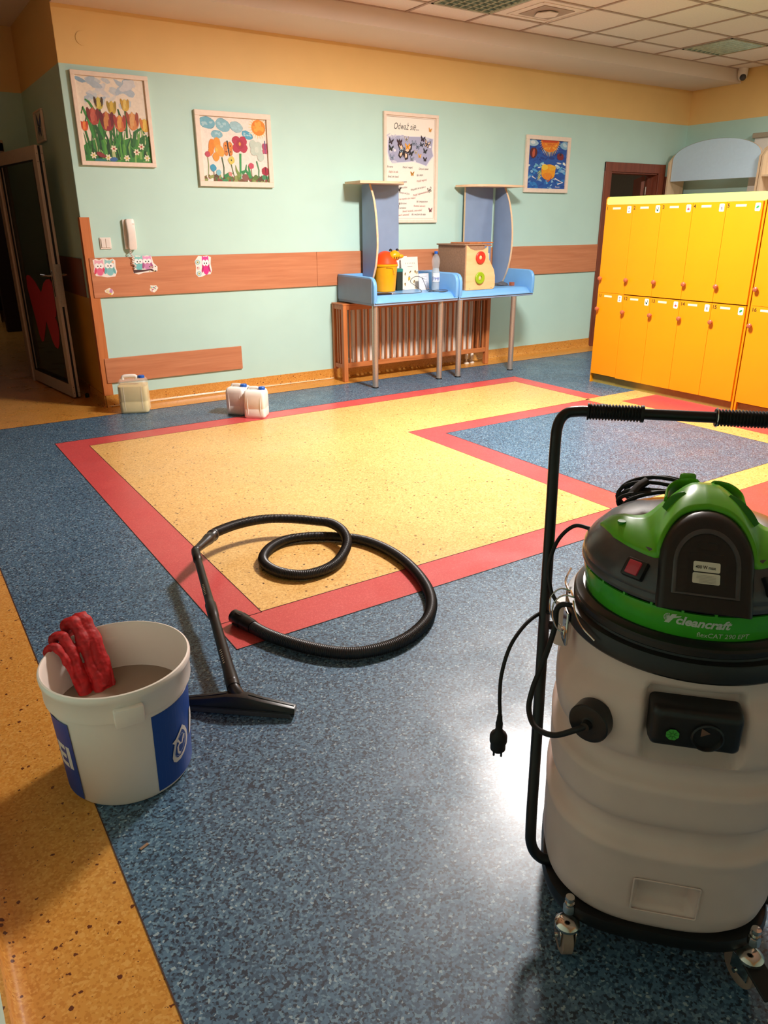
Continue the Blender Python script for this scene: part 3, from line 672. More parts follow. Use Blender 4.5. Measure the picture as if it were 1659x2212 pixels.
for x, y, s_, c, c2, r_ in ((.10, .245, .055, '342830', None, 15), (.27, .255, .065, '3a1c26', None, 0), (.41, .215, .05, '8a7a58', 'd8d8e0', 0), (.43, .285, .06, 'd88a1c', 'f0b040', 0), (.56, .25, .05, '4a5a6c', 'a8b4cc', 0), (.64, .28, .055, '3c4c5c', 'a4b0cc', 10), (.72, .26, .045, '28303c', None, 15), (.74, .205, .055, '2c1c2c', None, 10), (.83, .25, .075, '2c1c1c', 'e4c8b0', 20), (.10, .31, .055, '1c2420', None, 10), (.31, .325, .055, '283848', '9ab8c8', 0), (.50, .345, .06, '26282e', None, 15), (.60, .335, .04, 'a09070', 'd8d0c0', 0), (.68, .37, .042, 'e09a2c', 'f0c060', 0), (.79, .32, .05, '2a2c30', None, 10), (.12, .395, .05, '586878', 'a4b0cc', 0), (.52, .40, .045, '404c58', 'b0bcd0', 10), (.79, .40, .045, '2c2024', None, 0), (.89, .115, .04, 'd8902c', 'e8b060', 10), (.53, .545, .045, 'e09c2c', '6a5020', 0), (.26, .70, .05, '2a2422', None, 10), (.90, .70, .05, '2a2822', 'e8e0d0', -20), (.23, .86, .05, '2c2824', 'd8d0c4', 0), (.92, .905, .045, '3a1c24', 'c88088', 0)):
    bfly(x, y, s_, c, c2, r_)
lines = [('Bo warto', .02, .49, 0, 0), ('Marzyć i wygrać', .33, .49, 0, 0), ('Chwycić szansę', .66, .50, 0, 0), ('Dążyć do celu', .05, .54, 1, 1), ('Być silnym', .62, .565, 4, 0), ('Śmiać się i bawić', .03, .585, 0, 0), ('Kochać swoje marzenia', .12, .64, 3, 0), ('Przyjąć wygraną', .62, .625, 9, 1), ('Na szczęście', .26, .69, 3, 0), ('Nie godzić się na byle co', .50, .71, 10, 0), ('Wierzyć od życia', .25, .735, -6, 0), ('Przyjąć odpowiedzialność', .55, .765, 12, 1), ('jest na wszystko czas i miejsce', .22, .805, 4, 1), ('Być sympatycznym', .62, .825, 0, 0), ('na każde słowo', .22, .845, 0, 0), ('Pamiętać cele duże', .56, .87, 0, 1), ('Bez sprzedania', .22, .89, 0, 0), ('Stawiać na jakość, a nie na ilość', .33, .925, 3, 1), ('Być uważnym dla siebie', .52, .955, 0, 0), ('Znaleźć samotność', .22, .965, 3, 1)]
for s_, x, y, r_, k in lines: A.text(s_, x, y, .027, 'a87a78' if k else '6c6c70', 0, .35, min(.72, .93*(.98-x)*w/(len(s_)*.5*.027*h)), rot=r_)
A.build('poster_print', t, M['inkflat'], flat_xz(f, -.0105, f), lift=.00002)
# ---- small picture on the side wall
t, w, h, f = frame_thing('butterfly_picture', 'small pale picture of a dark blue butterfly on the shaded corridor wall', 0, .32, 0, .235, .012, .02, loc=(-.004, 1.09, 2.062), rz=math.radians(-90), group=None)
A = Art(w, h); A.poly([(0, 0), (1, 0), (1, 1), (0, 1)], 'd8d4c8'); bfly(.45, .5, .36, '2c3c6a', '4a62a0', 10)
A.build('painting', t, M['ink'], flat_xz(f, -.0105, f), lift=.00005)
# ---- switch, intercom, disc, camera
t = thing('light_switch', 'white square light switch on the teal wall near the corner guard', 'light switch', (.160, 0, 1.243))
put('switch_plate', box(B(), -.043, .043, -.010, -.001, 0, .086, .003), M['white'], t)
for k in (0, 1): put('switch_rocker', box(B(), -.034+.035*k, -.002+.035*k, -.016, -.009, .010, .076, .002), M['white'], t)
t = thing('intercom_handset', 'white intercom handset hanging on the teal wall above the owl stickers', 'intercom', (.352, 0, 1.233), math.radians(0))
put('wall_base', box(B(), -.048, .040, -.024, -.001, .006, .226, .006, 2), M['white'], t)
bm = B(); R = []
for k in range(17):
    z = .002+.228*k/16; q_ = abs(2*k/16-1); d = .054-.016*q_**2; wv = .031+.003*q_; th_ = .022+.018*q_**3
    if k in (0, 16): wv -= .006; th_ -= .010
    R.append([(x+.006, -d+y+th_*.5-.008, z) for x, y in rrect(2*wv, th_, .009, 4)])
rings(bm, R); put('handset', bm, M['white'], t)
put('hook_button', lathe(B(), [(.009, 0), (.009, .004), (.006, .006)], (.026, -.056, .19), 14, ax='y'), M['white'], t)
bm = B(); P = [(-.012, -.03, .004), (-.014, -.035, -.03), (.004, -.035, -.06), (-.004, -.032, -.10), (.012, -.03, -.12), (0, -.028, -.14)]
Q = crom(P, 14); H_ = []
for i, p in enumerate(Q): H_.append(Vector((p.x+.008*math.cos(i*1.1), p.y+.006*math.sin(i*1.1), p.z)))
tube(bm, crom(H_, 3), .0028, 6); put('coiled_cord', bm, M['white'], t)
bm = B(); lathe(bm, [(.044, 0), (.044, .0025), (.040, .0035), (.038, .0035), (.038, .0025)], (.185, -.0035-.001, 2.668), 32, ax='y')
tag(put('cover_disc', bm, M['cream']), 'round painted-over cover disc high on the yellow wall band', 'cover plate')
t = thing('security_camera', 'small white dome camera under the ceiling in the far right corner', 'camera', (7.10, -.665, 2.925))
put('camera_body', lathe(B(), [(.052, .075), (.052, .02), (.046, -.02), (.03, -.04), (0, -.045)], (0, 0, 0), 24), M['white'], t)
bm = B(); bmesh.ops.create_uvsphere(bm, u_segments=20, v_segments=12, radius=.034); 
for v in bm.verts: v.co += Vector((-.026, -.026, -.018))
put('camera_lens', bm, M['vgloss'], t)
# pale roller blind / board on the right wall
t = thing('roller_blind', 'cream roller blind cassette on the right wall above the arched shelf', 'blind', (7.155, -1.05, 1.0), 0)
bm = B(); box(bm, -.035, 0, -1.1, .13, 0, 1.29, .003); put('blind_cloth', bm, M['paper'], t, sm=0)
bm = B(); box(bm, -.06, 0, -1.12, .15, 1.285, 1.335, .004); put('cassette', bm, M['alu'], t, sm=0)
# ---- owl stickers
def sticker(name, label, x, z, W, H, fn, group=None):
    A_ = Art(W, H); fn(A_); o = A_.build('sticker_print', None, M['inkflat'], lambda u, v, h: (u, -h, v), lift=.00006)
    o.name = name; tag(o, label, 'sticker', group); o.location = (x, -.0175, z); return o
def owl(A_, cx, cy, s_, body, belly, wing):
    A_.ell(cx, cy, .24*s_, .46*s_, body, 0, 18)
    A_.poly([(cx-.22*s_, cy-.22*s_), (cx-.20*s_, cy-.52*s_), (cx, cy-.38*s_), (cx+.20*s_, cy-.52*s_), (cx+.22*s_, cy-.22*s_)], body)
    A_.ell(cx-.10*s_, cy-.14*s_, .115*s_, .16*s_, 'fbfbfb'); A_.ell(cx+.10*s_, cy-.14*s_, .115*s_, .16*s_, 'fbfbfb')
    A_.ell(cx-.07*s_, cy-.12*s_, .03*s_, .045*s_, '20201c'); A_.ell(cx+.07*s_, cy-.12*s_, .03*s_, .045*s_, '20201c')
    A_.ell(cx, cy+.20*s_, .15*s_, .22*s_, belly, 0, 16); A_.ell(cx-.21*s_, cy+.16*s_, .06*s_, .2*s_, wing, 15); A_.ell(cx+.21*s_, cy+.16*s_, .06*s_, .2*s_, wing, -15)
    A_.poly([(cx-.02*s_, cy-.02*s_), (cx+.02*s_, cy-.02*s_), (cx, cy+.05*s_)], 'e0a030')
def f1(A_):
    A_.poly([(.02, .08), (.16, .0), (.3, .08), (.42, .0), (.58, .0), (.72, .08), (.88, .02), (.98, .12), (.96, .45), (1, .7), (.9, .95), (.55, .98), (.3, .92), (.08, .9), (.0, .68), (.05, .4)], 'f6efe8')
    owl(A_, .27, .5, .88, 'f0b0c4', 'e86a94', 'e04468'); owl(A_, .70, .5, .88, '9cd4d4', '86c8cc', '6cb8bc')
    A_.ell(.86, .2, .05, .06, 'f0b890')
def f2(A_):
    A_.poly([(.0, .05), (.2, .0), (.45, .05), (.62, .0), (.8, .08), (.85, .4), (1, .62), (.98, .85), (.7, .9), (.4, .92), (.2, 1), (.0, .9), (.08, .6)], 'f6efe8')
    owl(A_, .26, .42, .8, '8cd0cc', '70c4c8', '54acac'); owl(A_, .60, .42, .8, 'e8a4d0', 'cc88b8', 'a8588c')
    A_.poly([(.0, .74), (.5, .76), (.75, .72), (.92, .88), (.8, .86), (.68, .8), (.5, .84), (.02, .92)], '4a2c2c')
    for q in range(8): A_.ell(.72+jit(.2), .72+jit(.13), .025, .03, R_.choice(['40302c', 'c8c080', '305048']))
def f3(A_):
    A_.poly([(.25, .0), (.5, .03), (.8, .0), (1, .08), (.95, .4), (1, .7), (.9, .88), (.6, .9), (.4, .98), (.15, 1), (.0, .85), (.05, .5), (.0, .25), (.12, .12)], 'f6efe8')
    owl(A_, .64, .47, .95, 'd8409c', 'e0288c', 'b8206c')
    for x, y in ((.17, .3), (.2, .84)): A_.ell(x, y, .15, .12, '9cc8d4', 0, 12); A_.ell(x, y, .08, .065, 'f0e8b0'); A_.ell(x, y, .035, .03, '505a20')
    A_.ell(.17, .58, .1, .08, 'f0c8c0'); A_.ell(.14, .56, .03, .03, 'a84050')
def f4(A_):
    A_.poly([(.0, .35), (.4, .08), (.6, .0), (.9, .3), (1, .7), (.75, 1), (.5, .8), (.1, .6)], 'f4ecdc'); A_.ell(.35, .45, .2, .2, 'e8d8a8', 20); A_.ell(.7, .45, .18, .3, 'c890c0', 20); A_.ell(.6, .8, .12, .14, 'e4c840')
def f5(A_):
    A_.poly([(.1, .0), (.45, .05), (.8, .05), (1, .4), (.75, .8), (.5, 1), (.1, .85), (.0, .5), (.15, .3)], 'f4ecdc')
    for q in range(9): A_.ell(.45+jit(.3), .5+jit(.3), .08, .08, R_.choice(['48a088', 'd8c060', 'c06088', '6ab8c8']))
sticker('owl_sticker', 'pair of pink and blue owls sticker at the left end of the wall guard', .038, 1.03, .18, .145, f1, 'owl stickers on the wall guard')
sticker('owl_sticker', 'blue and purple owls on a branch sticker below the intercom handset', .345, 1.045, .20, .145, f2, 'owl stickers on the wall guard')
sticker('owl_sticker', 'single magenta owl sticker with blue flowers on the wall guard', .862, 1.005, .145, .17, f3, 'owl stickers on the wall guard')
sticker('flower_sticker', 'tiny pale leaf-shaped sticker low on the wall guard below the first owls', .10, .895, .072, .058, f4, 'small stickers')
sticker('flower_sticker', 'tiny flower sticker low on the wall guard below the intercom', .46, .900, .072, .058, f5, 'small stickers')

# ================================================================== ceiling fixtures
def fixture(c, kind, label, lit=False):
    x0, x1, y0, y1 = c; t = thing('ceiling_light', label, 'ceiling light', ((x0+x1)/2, (y0+y1)/2, 2.99), 0, 'square lights in the grid ceiling')
    a, b = (x1-x0)/2-.014, (y1-y0)/2-.014
    bm = B(); box(bm, -a, a, -b, -b+.02, 0, .05); box(bm, -a, a, b-.02, b, 0, .05); box(bm, -a, -a+.02, -b, b, 0, .05); box(bm, a-.02, a, -b, b, 0, .05)
    put('light_frame', bm, M['louv'], t, sm=0)
    if lit: put('diffuser', box(B(), -a+.02, a-.02, -b+.02, b-.02, .002, .012), M['lit'], t, sm=0); return t
    put('housing', box(B(), -a, a, -b, b, .052, .058), M['louvdk'], t, sm=0)
    for k in range(4): put('lamp_tube', tube(B(), [(-.225+.15*k, -b+.03, .046), (-.225+.15*k, b-.03, .046)], .008, 8), M['tube_off'], t)
    n = 8
    for k in range(n):
        x = -a+.03+(2*a-.06)*k/(n-1); bm = B(); R = []
        for y in (-b+.02, b-.02): R.append([(x-.004, y, .0), (x+.004, y, .0), (x+.013, y, .034), (x+.0115, y, .034), (x, y, .004), (x-.0115, y, .034), (x-.013, y, .034)])
        rings(bm, R); put('louvre_blade', bm, M['louv'], t, sm=30)
    if kind == 'raster':
        for k in range(n):
            y = -b+.03+(2*b-.06)*k/(n-1); bm = B(); R = []
            for x in (-a+.02, a-.02): R.append([(x, y-.003, .001), (x, y+.003, .001), (x, y+.008, .030), (x, y-.008, .030)])
            rings(bm, R); put('cross_blade', bm, M['louv'], t, sm=30)
    return t
fixture(open_cells[0], 'raster', 'unlit square raster light with parabolic louvre at the top edge, left of the air vent')
fixture(open_cells[1], 'louvre', 'unlit square louvre light near the far right corner of the ceiling')
for i, c in enumerate(LC):
    fixture(c, 'lit', ['lit square ceiling panel over the middle of the floor, just above the picture', 'lit square ceiling panel behind the yellow lockers'][i], True)
def vent(x, y, label):
    t = thing('ceiling_vent', label, 'air vent', (x, y, 2.999), 0, 'square air vents in the ceiling')
    bm = B()
    for a, b, z0, z1 in ((.235, .205, -.004, .002), ): 
        for s_ in (-1, 1): box(bm, -a, a, s_*b-.012, s_*b+.012, z0, z1, .002); box(bm, s_*a-.012, s_*a+.012, -b, b, z0, z1, .002)
    put('vent_frame', bm, M['ceil'], t, sm=0)
    put('vent_recess', box(B(), -.165, .165, -.15, .15, -.003, .001), M['tbar'], t, sm=0)
    put('vent_plate', lathe(B(), [(.10, -.018), (.10, -.012), (.08, -.003)], (0, 0, 0), 6), M['ceil'], t, sm=0)
vent(3.56, -1.20, 'square air vent with hexagonal plate next to the raster light')
vent(5.39, -2.35, 'square air vent at the top right edge of the ceiling')

# ================================================================== radiator, its wooden cover
t = thing('radiator', 'white ribbed radiator behind the slatted wooden cover', 'radiator', (3.07, -.128, 0))
bm = B(); box(bm, -.80, .72, -.03, .03, .17, .20, .004); box(bm, -.80, .72, -.03, .03, .64, .67, .004)
put('manifold', bm, M['radw'], t)
bm = B(); box(bm, -.019, .019, -.045, .05, .15, .70, .006, 2); fm = bpy.data.meshes.new('radiator_rib'); bm.to_mesh(fm); bm.free(); fm.materials.append(M['radw']); fm.shade_smooth(); fm.set_sharp_from_angle(angle=.6)
for k in range(31): o = new_obj('radiator_rib', fm, t); o.location = (-.76+.0485*k, 0, 0)
for k in (0, 1):
    o = thing('radiator_pipe', 'left white radiator pipe with floor rosette' if k == 0 else 'right white radiator pipe with floor rosette', 'pipe', (3.77+.075*k, -.09, 0), 0, 'radiator pipes')
    put('pipe', lathe(B(), [(.010, .004), (.010, .17)], (0, 0, 0), 14), M['radw'], o); put('rosette', lathe(B(), [(.030, 0.001), (.030, .008), (.016, .022)], (0, 0, 0), 20), M['radw'], o)
    put('valve', lathe(B(), [(.016, .05), (.018, .06), (.018, .10), (.012, .11)], (0, 0, 0), 16), M['radw'], o)
t = thing('radiator_cover', 'varnished pine slatted radiator cover under the blue tables', 'radiator cover', (2.165, 0, 0))
CW, CD, CZ = 1.80, .225, .712
for x in (.0, CW-.045):
    put('post', box(B(), x, x+.045, -CD, -CD+.045, 0.001, CZ, .003), M['pine'], t)
    put('back_post', box(B(), x, x+.04, -.048, -.012, .102, CZ, .003), M['pine'], t)
    put('side_rail', box(B(), x+.004, x+.038, -CD+.045, -.048, .125, .165, .002), M['pinex'], t)
    put('side_rail', box(B(), x+.004, x+.038, -CD+.045, -.048, CZ-.04, CZ, .002), M['pinex'], t)
    for k in range(3): put('side_slat', box(B(), x+.012, x+.028, -.085-.043*k-.011, -.085-.043*k+.011, .16, CZ-.04, .002), M['pine'], t)
put('rail', box(B(), .045, CW-.045, -CD+.004, -CD+.038, .13, .175, .003), M['pinex'], t)
put('rail', box(B(), .045, CW-.045, -CD+.004, -CD+.038, CZ-.045, CZ, .003), M['pinex'], t)
put('top_board', box(B(), -.005, CW+.005, -CD-.003, -.013, CZ, CZ+.014, .003), M['pinex'], t)
sl = box(B(), -.0085, .0085, -.007, .007, .17, CZ-.04, .002); sm_ = bpy.data.meshes.new('slat'); sl.to_mesh(sm_); sl.free(); sm_.materials.append(M['pine'])
for k in range(25): o = new_obj('slat', sm_, t); o.location = (.078+.0685*k, -CD+.018, 0)

# ================================================================== blue changing tables
def leg_bm(h):
    return lathe(B(), [(.024, 0.004), (.027, .006), (.027, h)], (0, 0, 0), 24)
def table(x0, W, legs, label, first):
    t = thing('changing_table', label, 'table', (x0, 0, 0), 0, 'blue padded changing tables')
    put('table_board', box(B(), .005, W-.005, -.645, -.02, .735, .765, .003), M['boardblue'], t)
    # padded top, pillowed
    bm = B(); R = []; N = 18
    bm = B(); grid = []
    for j in range(13):
        row = []
        for i in range(21):
            u, v = i/20, j/12; ex = min(u, 1-u)*W; ey = min(v, 1-v)*.63
            z = .765+.052*min(1, (ex/.05))**.45*min(1, (ey/.05))**.45 if 0 < u < 1 and 0 < v < 1 else .765
            row.append(bm.verts.new((.012+u*(W-.024), -.655+v*.635, z)))
        grid.append(row)
    for j in range(12):
        for i in range(20): bm.faces.new((grid[j][i], grid[j][i+1], grid[j+1][i+1], grid[j+1][i]))
    bot = [grid[0][i] for i in range(21)]+[grid[j][20] for j in range(1, 13)]+[grid[12][i] for i in range(19, -1, -1)]+[grid[j][0] for j in range(11, 0, -1)]
    lo = [bm.verts.new((v.co.x, v.co.y, .757)) for v in bot]
    for i in range(len(bot)): j = (i+1) % len(bot); bm.faces.new((bot[j], bot[i], lo[i], lo[j]))
    put('padded_top', bm, M['tabblue'], t, sm=60)
    # end bolsters: outline in y,z with rounded upper front corner
    def bolster(xa, xb):
        o = [(-.02, .757), (-.645, .757), (-.655, .80), (-.655, .90), (-.645, .94), (-.62, .968), (-.58, .98), (-.02, .98)]
        bm = B(); prism(bm, o, xa, xb, plane='yz'); bmesh.ops.bevel(bm, geom=[e_ for e_ in bm.edges if abs(e_.verts[0].co.x-e_.verts[1].co.x) < 1e-5], offset=.010, segments=3, affect='EDGES', profile=.5); return bm
    put('end_bolster', bolster(-.002, .034), M['tabblue'], t, sm=50)
    put('end_bolster', bolster(W-.034, W+.002), M['tabblue'], t, sm=50)
    put('outer_panel', box(B(), -.006, -.002, -.62, -.03, .757, .965, .001), M['boardblue'], t, sm=0)
    put('back_bolster', box(B(), .04, W-.04, -.055, -.02, .757, .98, .012, 3), M['tabblue'], t, sm=50)
    for x, y in legs:
        l = put('leg', leg_bm(.736), M['alu'], t, loc=(x-x0, y, 0))
        put('leg_foot', lathe(B(), [(.029, 0), (.029, .008), (.026, .012)], (0, 0, 0), 20), M['rub'], l)
    return t
table(2.235, .95, [(2.272, -.605), (3.012, -.60)], 'left blue padded changing table, with the yellow bin, papers and water bottle on it', True)
table(3.196, .962, [(3.19+.035, -.625), (3.90, -.64)], 'right blue padded changing table, with the wooden busy box on it', False)
# tall curved shelf screens standing on the tables
def screen(label, x_side, xb0, xb1, tb, curve, side):
    t = thing('curved_screen', label, 'screen', (x_side, 0, 0), 0, 'curved blue screens on the changing tables')
    cz = crom([(y, z, 0) for y, z in curve], 6); out = [(p.x, p.y) for p in cz]+[(-.06, curve[-1][1]), (-.06, curve[0][1])]
    s0, s1 = (0, .018) if side > 0 else (-.018, 0)
    put('side_panel', prism(B(), out, s0, s1, plane='yz'), M['boardblue'], t, sm=50)
    bm = B(); P = [Vector(((s0+s1)/2, p.x-.001, p.y)) for p in cz]
    for a, b in zip(P, P[1:]):
        bm.faces.new([bm.verts.new(q) for q in ((s0-.0008, a.y-.001, a.z), (s1+.0008, a.y-.001, a.z), (s1+.0008, b.y-.001, b.z), (s0-.0008, b.y-.001, b.z))])
    bmesh.ops.remove_doubles(bm, verts=bm.verts, dist=1e-5)
    r_ = bmesh.ops.extrude_face_region(bm, geom=list(bm.faces)); bmesh.ops.translate(bm, verts=[v for v in r_['geom'] if isinstance(v, bmesh.types.BMVert)], vec=(0, .003, 0))
    put('edge_banding', bm, M['birch'], t, sm=50)
    put('back_panel', box(B(), xb0-x_side, xb1-x_side, -.075, -.057, .98, 1.752, .001), M['boardblue'], t, sm=0)
    bm = B(); box(bm, xb0-x_side-.0035, xb0-x_side-.0003, -.076, -.056, .98, 1.752); put('edge_banding', bm, M['birch'], t, sm=0)
    put('top_board', top_board(tb, x_side), M['birch'], t, sm=40)
    return t
def top_board(tb, xs_):
    bm = B(); rings(bm, [[(x-xs_, y, 1.753) for x, y in tb], [(x-xs_, y, 1.772) for x, y in tb]]); return bm
screen('left curved blue screen with flat top, behind the yellow bin', 2.489, 2.507, 2.89, [(2.325, -.034), (2.316, -.315), (2.45, -.335), (2.60, -.340), (2.70, -.335), (2.80, -.28), (2.87, -.19), (2.91, -.09), (2.915, -.034)],
       [(-.184, 1.752), (-.252, 1.625), (-.295, 1.431), (-.307, 1.234), (-.281, 1.072), (-.235, .96), (-.19, .88), (-.165, .822)], 1)
screen('right curved blue screen with flat top, behind the wooden busy box', 4.121, 3.70, 4.06, [(3.60, -.034), (3.612, -.12), (3.66, -.21), (3.76, -.285), (3.90, -.325), (4.06, -.335), (4.20, -.325), (4.28, -.30), (4.285, -.034)],
       [(-.195, 1.752), (-.276, 1.6), (-.329, 1.381), (-.334, 1.16), (-.293, .977), (-.215, .822)], -1)

# ================================================================== things on the tables
TT = .8175
t = thing('waste_bin', 'yellow bin with orange dome lid and striped animal head on the left blue table', 'bin', (2.632, -.228, TT)); t.scale = (.91, .91, .97)
put('bin_body', lathe(B(), [(.098, 0), (.104, .004), (.126, .232), (.134, .236), (.134, .252), (.127, .256)], (0, 0, 0), 40), M['binyel'], t)
put('groove_line', tube(B(), [(.131*math.sin(a), -.131*math.cos(a), z) for a, z in ((-.5, .225), (-.1, .222), (.06, .218), (.10, .19), (.14, .165), (.24, .158))], .0016, 6), M['stripe'], t)
put('lid', lathe(B(), [(.128, .254), (.130, .262), (.122, .275), (.108, .30), (.085, .335), (.055, .362), (.02, .374), (0, .376)], (0, 0, 0), 36), M['orange'], t)
hd = B(); bmesh.ops.create_uvsphere(hd, u_segments=24, v_segments=16, radius=.058)
for v in hd.verts: v.co = Vector((.075+v.co.x*1.25, -.055+v.co.y*1.0, .335+v.co.z*.82-.012*abs(v.co.x)/.058))
hh = put('head', hd, M['binyel'], t)
bm = B()
for x, z in ((.035, .385), (.115, .385)): lathe(bm, [(.017, 0), (.015, .012), (.006, .02)], (x, -.05, z-.01), 14)
put('ear', bm, M['stripe'], hh)
bm = B()
for k in range(5):
    a = -.9+.42*k; P = []
    for q in range(4): b_ = -.25-.22*q; P.append((.075+.0735*math.cos(b_)*math.sin(a), -.055-.0595*math.cos(b_)*math.cos(a), .335+.049*math.sin(b_)))
    tube(bm, P, lambda f_, i: .0055*(1-.6*f_), 6)
put('stripe', bm, M['stripe'], hh)
bm = B(); bmesh.ops.create_uvsphere(bm, u_segments=16, v_segments=10, radius=.028)
for v in bm.verts: v.co = Vector((.135+v.co.x*1.2, -.085+v.co.y, .325+v.co.z*.7))
put('muzzle', bm, M['binyel'], hh)
def stand(name, label, x, y, rz, W, H, fn, col='f2ead8', cat='sign', grp=None, lean=.10, th=.004):
    t_ = thing(name, label, cat, (x, y, TT), rz, grp)
    Mx = Matrix.Rotation(-lean, 4, 'X')
    bm_ = B(); box(bm_, -W/2, W/2, -th, 0, .004, H, .001, M=Mx); box(bm_, -W/2, W/2, -.035, .02, 0, .004, .001)
    put('acrylic_stand', bm_, M['paper'], t_, sm=0)
    A_ = Art(W-.01, H-.012); A_.poly([(0, 0), (1, 0), (1, 1), (0, 1)], col); fn(A_)
    def f_(u, v, h): p = Mx @ Vector((-W/2+.005+u, -th-.0006-h, .008+v)); return tuple(p)
    A_.build('printed_sheet', t_, M['inkflat'], f_, lift=.0001)
    return t_
def s1(A_):
    for k in range(6): A_.stroke([(.22+.11*k, .17), (.25+.11*k, .21)], .016, '8a8070'); A_.stroke([(.25+.11*k, .17), (.23+.11*k, .21)], .014, '9a907c')
    A_.stroke([(.35, .30), (.66, .30)], .02, '8a8478')
    for x, y, r_ in ((.18, .53, 10), (.50, .47, 40), (.82, .47, -20), (.93, .50, 0), (.40, .70, 10), (.14, .86, -20), (.72, .78, 20)):
        A_.ell(x, y, .035, .05, 'b08a30', r_, 9, .2); A_.ell(x+.02, y-.02, .02, .035, '4a3a24', r_+20, 8, .2)
    A_.ell(.42, .68, .07, .05, 'd8b030', 0, 12); A_.stroke([(.36, .64), (.42, .60), (.49, .64)], .018, '3a3024')
def s2(A_):
    for y in (.18, .40, .55): A_.stroke([(.2, y), (.8, y)], .02, '9a98a0')
    A_.poly([(.30, .24), (.36, .24), (.40, .34), (.30, .34)], '303438'); A_.ell(.48, .33, .04, .035, '303438')
def s3(A_):
    for y in (.15, .33): A_.stroke([(.45, y), (.9, y)], .014, '8a8890')
    for k in range(5): A_.ell(.55+.09*k, .62, .04, .05, R_.choice(['4a3a40', 'd8a0a8', '2a2a30']), 0, 8, .3)
stand('sign_stand', 'tall cream sign in a clear stand with small yellow drawings, on the left blue table', 2.968, -.170, math.radians(3), .205, .30, s1, grp='papers in stands on the left table')
stand('sign_stand', 'small white notice in a stand between the tall cream sign and the bottle', 3.055, -.275, math.radians(4), .125, .150, s2, 'f4f4f6', grp='papers in stands on the left table')
stand('sign_stand', 'white notice half hidden behind the yellow bin, taller than the cream sign', 2.885, -.108, 0, .16, .305, s3, 'eef0f0', grp='papers in stands on the left table', lean=.02)
t = thing('storage_box', 'dark green box with teal lid between the yellow bin and the cream sign', 'box', (2.797, -.195, TT))
put('box_body', box(B(), -.034, .034, -.04, .04, 0, .17, .003), M['dkgreen'], t, sm=0); put('lid', box(B(), -.036, .036, -.044, .044, .168, .20, .006), M['teald'], t)
# water bottle
t = thing('water_bottle', 'clear plastic water bottle with blue cap and blue mountain label', 'bottle', (3.045, -.47, TT))
prof = [(.028, 0), (.036, .004), (.038, .02), (.038, .06), (.037, .075), (.0385, .085), (.0385, .165), (.037, .175), (.034, .19), (.030, .205), (.034, .225), (.039, .25), (.040, .27), (.036, .295), (.026, .315), (.016, .330), (.013, .336), (.013, .348)]
put('bottle_body', lathe(B(), prof, (0, 0, 0), 32, cap=(True, False)), M['pet'], t)
put('water', lathe(B(), [(r*.93, z+.001) for r, z in prof[:10]]+[(.030, .203), (.0, .203)], (0, 0, 0), 28), M['petw'], t)
put('cap', lathe(B(), [(.0155, .334), (.0165, .336), (.0165, .355), (.014, .358)], (0, 0, 0), 20), M['bluecap'], t)
A = Art(.19, .078); A.poly([(0, 0), (1, 0), (1, 1), (0, 1)], 'd8e8f2')
A = Art(.19, .078)
for k in range(24): A.poly([(k/24, 0), ((k+1)/24, 0), ((k+1)/24, 1), (k/24, 1)], 'dcecf4')
for k in range(12): x = k/12; A.poly([(x, .95), (x, .5+.12*(k % 2)), (x+.03, .35+.1*(k % 3)), (x+.06, .55), (x+.084, .5), (x+.084, .95)], '2446a0')
for k in range(24): A.poly([(k/24, .9), ((k+1)/24, .9), ((k+1)/24, .98), (k/24, .98)], 'f0f4f4')
for k in range(10): A.stroke([(.05+.1*k, .12), (.09+.1*k, .12)], .014, '3a50a0' if k % 2 else '4a9a6a')
def cyl(r, z0, a0, rr=None):
    return lambda u, v, h: ((r+h)*math.cos(a0+u/r), (r+h)*math.sin(a0+u/r), z0+v)
A.build('label', t, M['inkflat'], cyl(.0390, .086, -PI*.95), lift=.00001)
# black device and cable
t = thing('tablet', 'flat black device lying on the left blue table in front of the yellow bin', 'device', (2.40, -.52, TT), math.radians(-3))
put('tablet_body', box(B(), -.08, .09, -.035, .045, 0, .016, .004, 2), M['vblack'], t)
put('tablet_edge', box(B(), .088, .10, -.03, .04, .002, .013, .002), M['birch'], t, sm=0)
Pc = [(2.50, -.53, .003), (2.60, -.56, .003), (2.72, -.58, .004), (2.82, -.54, .004), (2.88, -.47, .01), (2.84, -.44, .05), (2.78, -.43, .095), (2.83, -.43, .135), (2.90, -.44, .125), (2.93, -.46, .06), (2.93, -.50, .008), (2.98, -.54, .004), (3.06, -.56, .004), (3.10, -.58, .004), (3.05, -.60, .008), (2.96, -.57, .006), (2.92, -.53, .01), (3.00, -.52, .012), (3.10, -.535, .012), (3.13, -.55, .006), (3.08, -.60, .004), (2.99, -.61, .006), (2.93, -.55, .015)]
bm = tube(B(), crom([(x, y, TT+z) for x, y, z in Pc], 8), .0028, 6)
tag(put('cable', bm, M['cable']), 'thin grey cable looped on the left blue table in front of the papers', 'cable')
